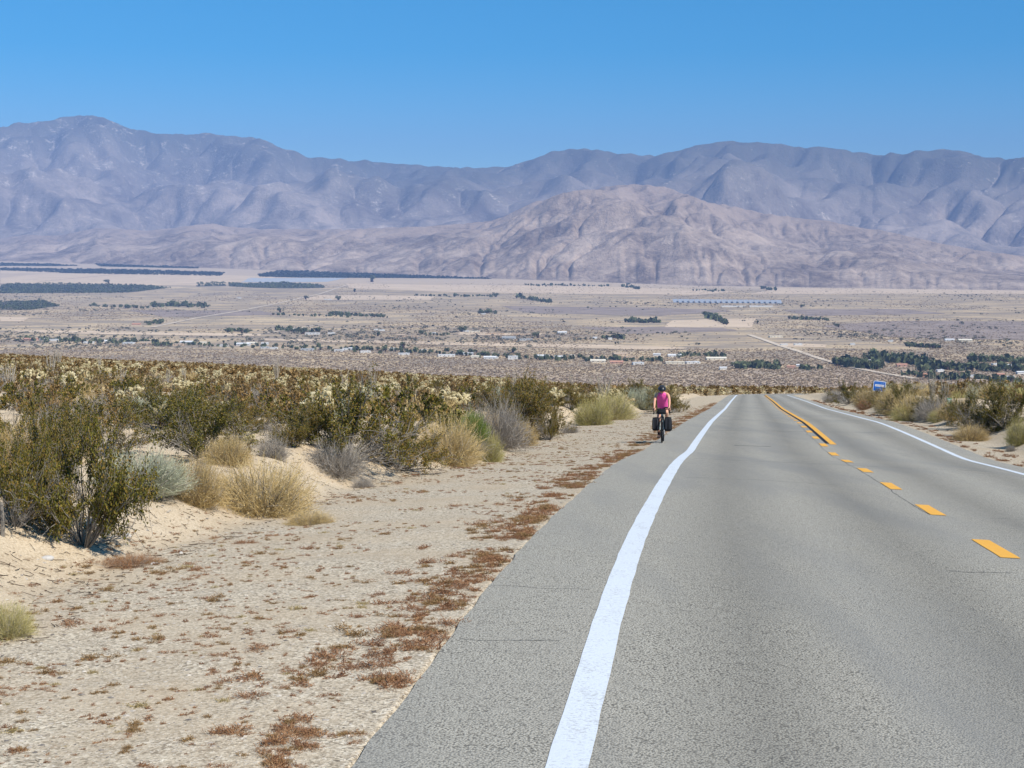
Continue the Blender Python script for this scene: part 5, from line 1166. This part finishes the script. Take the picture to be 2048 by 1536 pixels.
for sx in (-1, 1):
    MB().add(*tube1([(sx * .033, .268, 1.478), (sx * .033, .262, 1.476)], [.012, .006], 8)).build('eye', M['eye'], body); q = Sk(); s0 = q.p((sx * .074, .37, 1.50), (.012, .02)); q.chain(s0, [((sx * .078, .378, 1.475), (.009, .014))]); q.build('ear', M['skin'], body, 1)
q = Sk(); s0 = q.p((0, .268, 1.47), .012); q.chain(s0, [((0, .252, 1.447), .014)]); q.build('nose', M['skin'], body, 1)
MB().add(*tube1([(-.022, .288, 1.424), (0, .281, 1.424), (.022, .288, 1.424)], [.003, .006, .003], 6)).build('mouth', plain('lip', (.4, .14, .12), .5), body)

# ------------------------------------------------------------------ air, sky and sun
SUN_EL, SUN_AZ = 48., -42.                                          # degrees; azimuth from +X (right), negative = behind the camera
sd = np.array([math.cos(R(SUN_EL)) * math.cos(R(SUN_AZ)), math.cos(R(SUN_EL)) * math.sin(R(SUN_AZ)), math.sin(R(SUN_EL))])
from mathutils import Vector
sl = bpy.data.lights.new('sun', 'SUN'); sl.energy = 4.6; sl.angle = R(.53); sl.color = (1, .945, .86)
so = bpy.data.objects.new('sun', sl); COL.objects.link(so); so.rotation_euler = Vector(sd).to_track_quat('Z', 'Y').to_euler()
w = bpy.data.worlds.new('World'); SC.world = w; w.use_nodes = True
nt = w.node_tree; bg = nt.nodes['Background']; sk = nt.nodes.new('ShaderNodeTexSky'); sk.sky_type = 'NISHITA'; sk.sun_disc = False
sk.sun_elevation = R(SUN_EL); sk.sun_rotation = math.atan2(sd[0], sd[1])
sk.altitude = 1200; sk.air_density = 1.0; sk.dust_density = 0; sk.ozone_density = 6.5
hs = nt.nodes.new('ShaderNodeHueSaturation'); hs.inputs['Hue'].default_value = .489; hs.inputs['Saturation'].default_value = 1.52; nt.links.new(sk.outputs[0], hs.inputs['Color'])
nt.links.new(hs.outputs[0], bg.inputs[0]); bg.inputs[1].default_value = .1
hz_ = MB().add(*box((0, 13000, 900), (26000, 28000, 2250))).mesh('haze', [])
hm_ = bpy.data.materials.new('haze'); hm_.use_nodes = True; n_ = hm_.node_tree; n_.nodes.clear(); o_ = n_.nodes.new('ShaderNodeOutputMaterial'); pv_ = n_.nodes.new('ShaderNodeVolumePrincipled')
pv_.inputs['Color'].default_value = (.36, .54, .98, 1); pv_.inputs['Density'].default_value = 4.9e-5; pv_.inputs['Anisotropy'].default_value = -.2
n_.links.new(pv_.outputs[0], o_.inputs['Volume']); hz_.materials.append(hm_); tag(link('haze', hz_), kind='stuff')
# ------------------------------------------------------------------ render settings
SC.view_settings.view_transform = 'Standard'; SC.view_settings.look = 'None'; SC.view_settings.exposure = .4; SC.view_settings.gamma = 1
SC.render.engine = 'CYCLES'; cy = SC.cycles
cy.max_bounces = 5; cy.diffuse_bounces = 2; cy.glossy_bounces = 2; cy.transmission_bounces = 2; cy.volume_bounces = 0; cy.transparent_max_bounces = 4
cy.use_denoising = True; cy.denoiser = 'OPENIMAGEDENOISE'; cy.denoising_input_passes = 'RGB_ALBEDO_NORMAL'; cy.denoising_prefilter = 'ACCURATE'; cy.use_adaptive_sampling = False; cy.sample_clamp_indirect = 4
SC.render.use_persistent_data = False
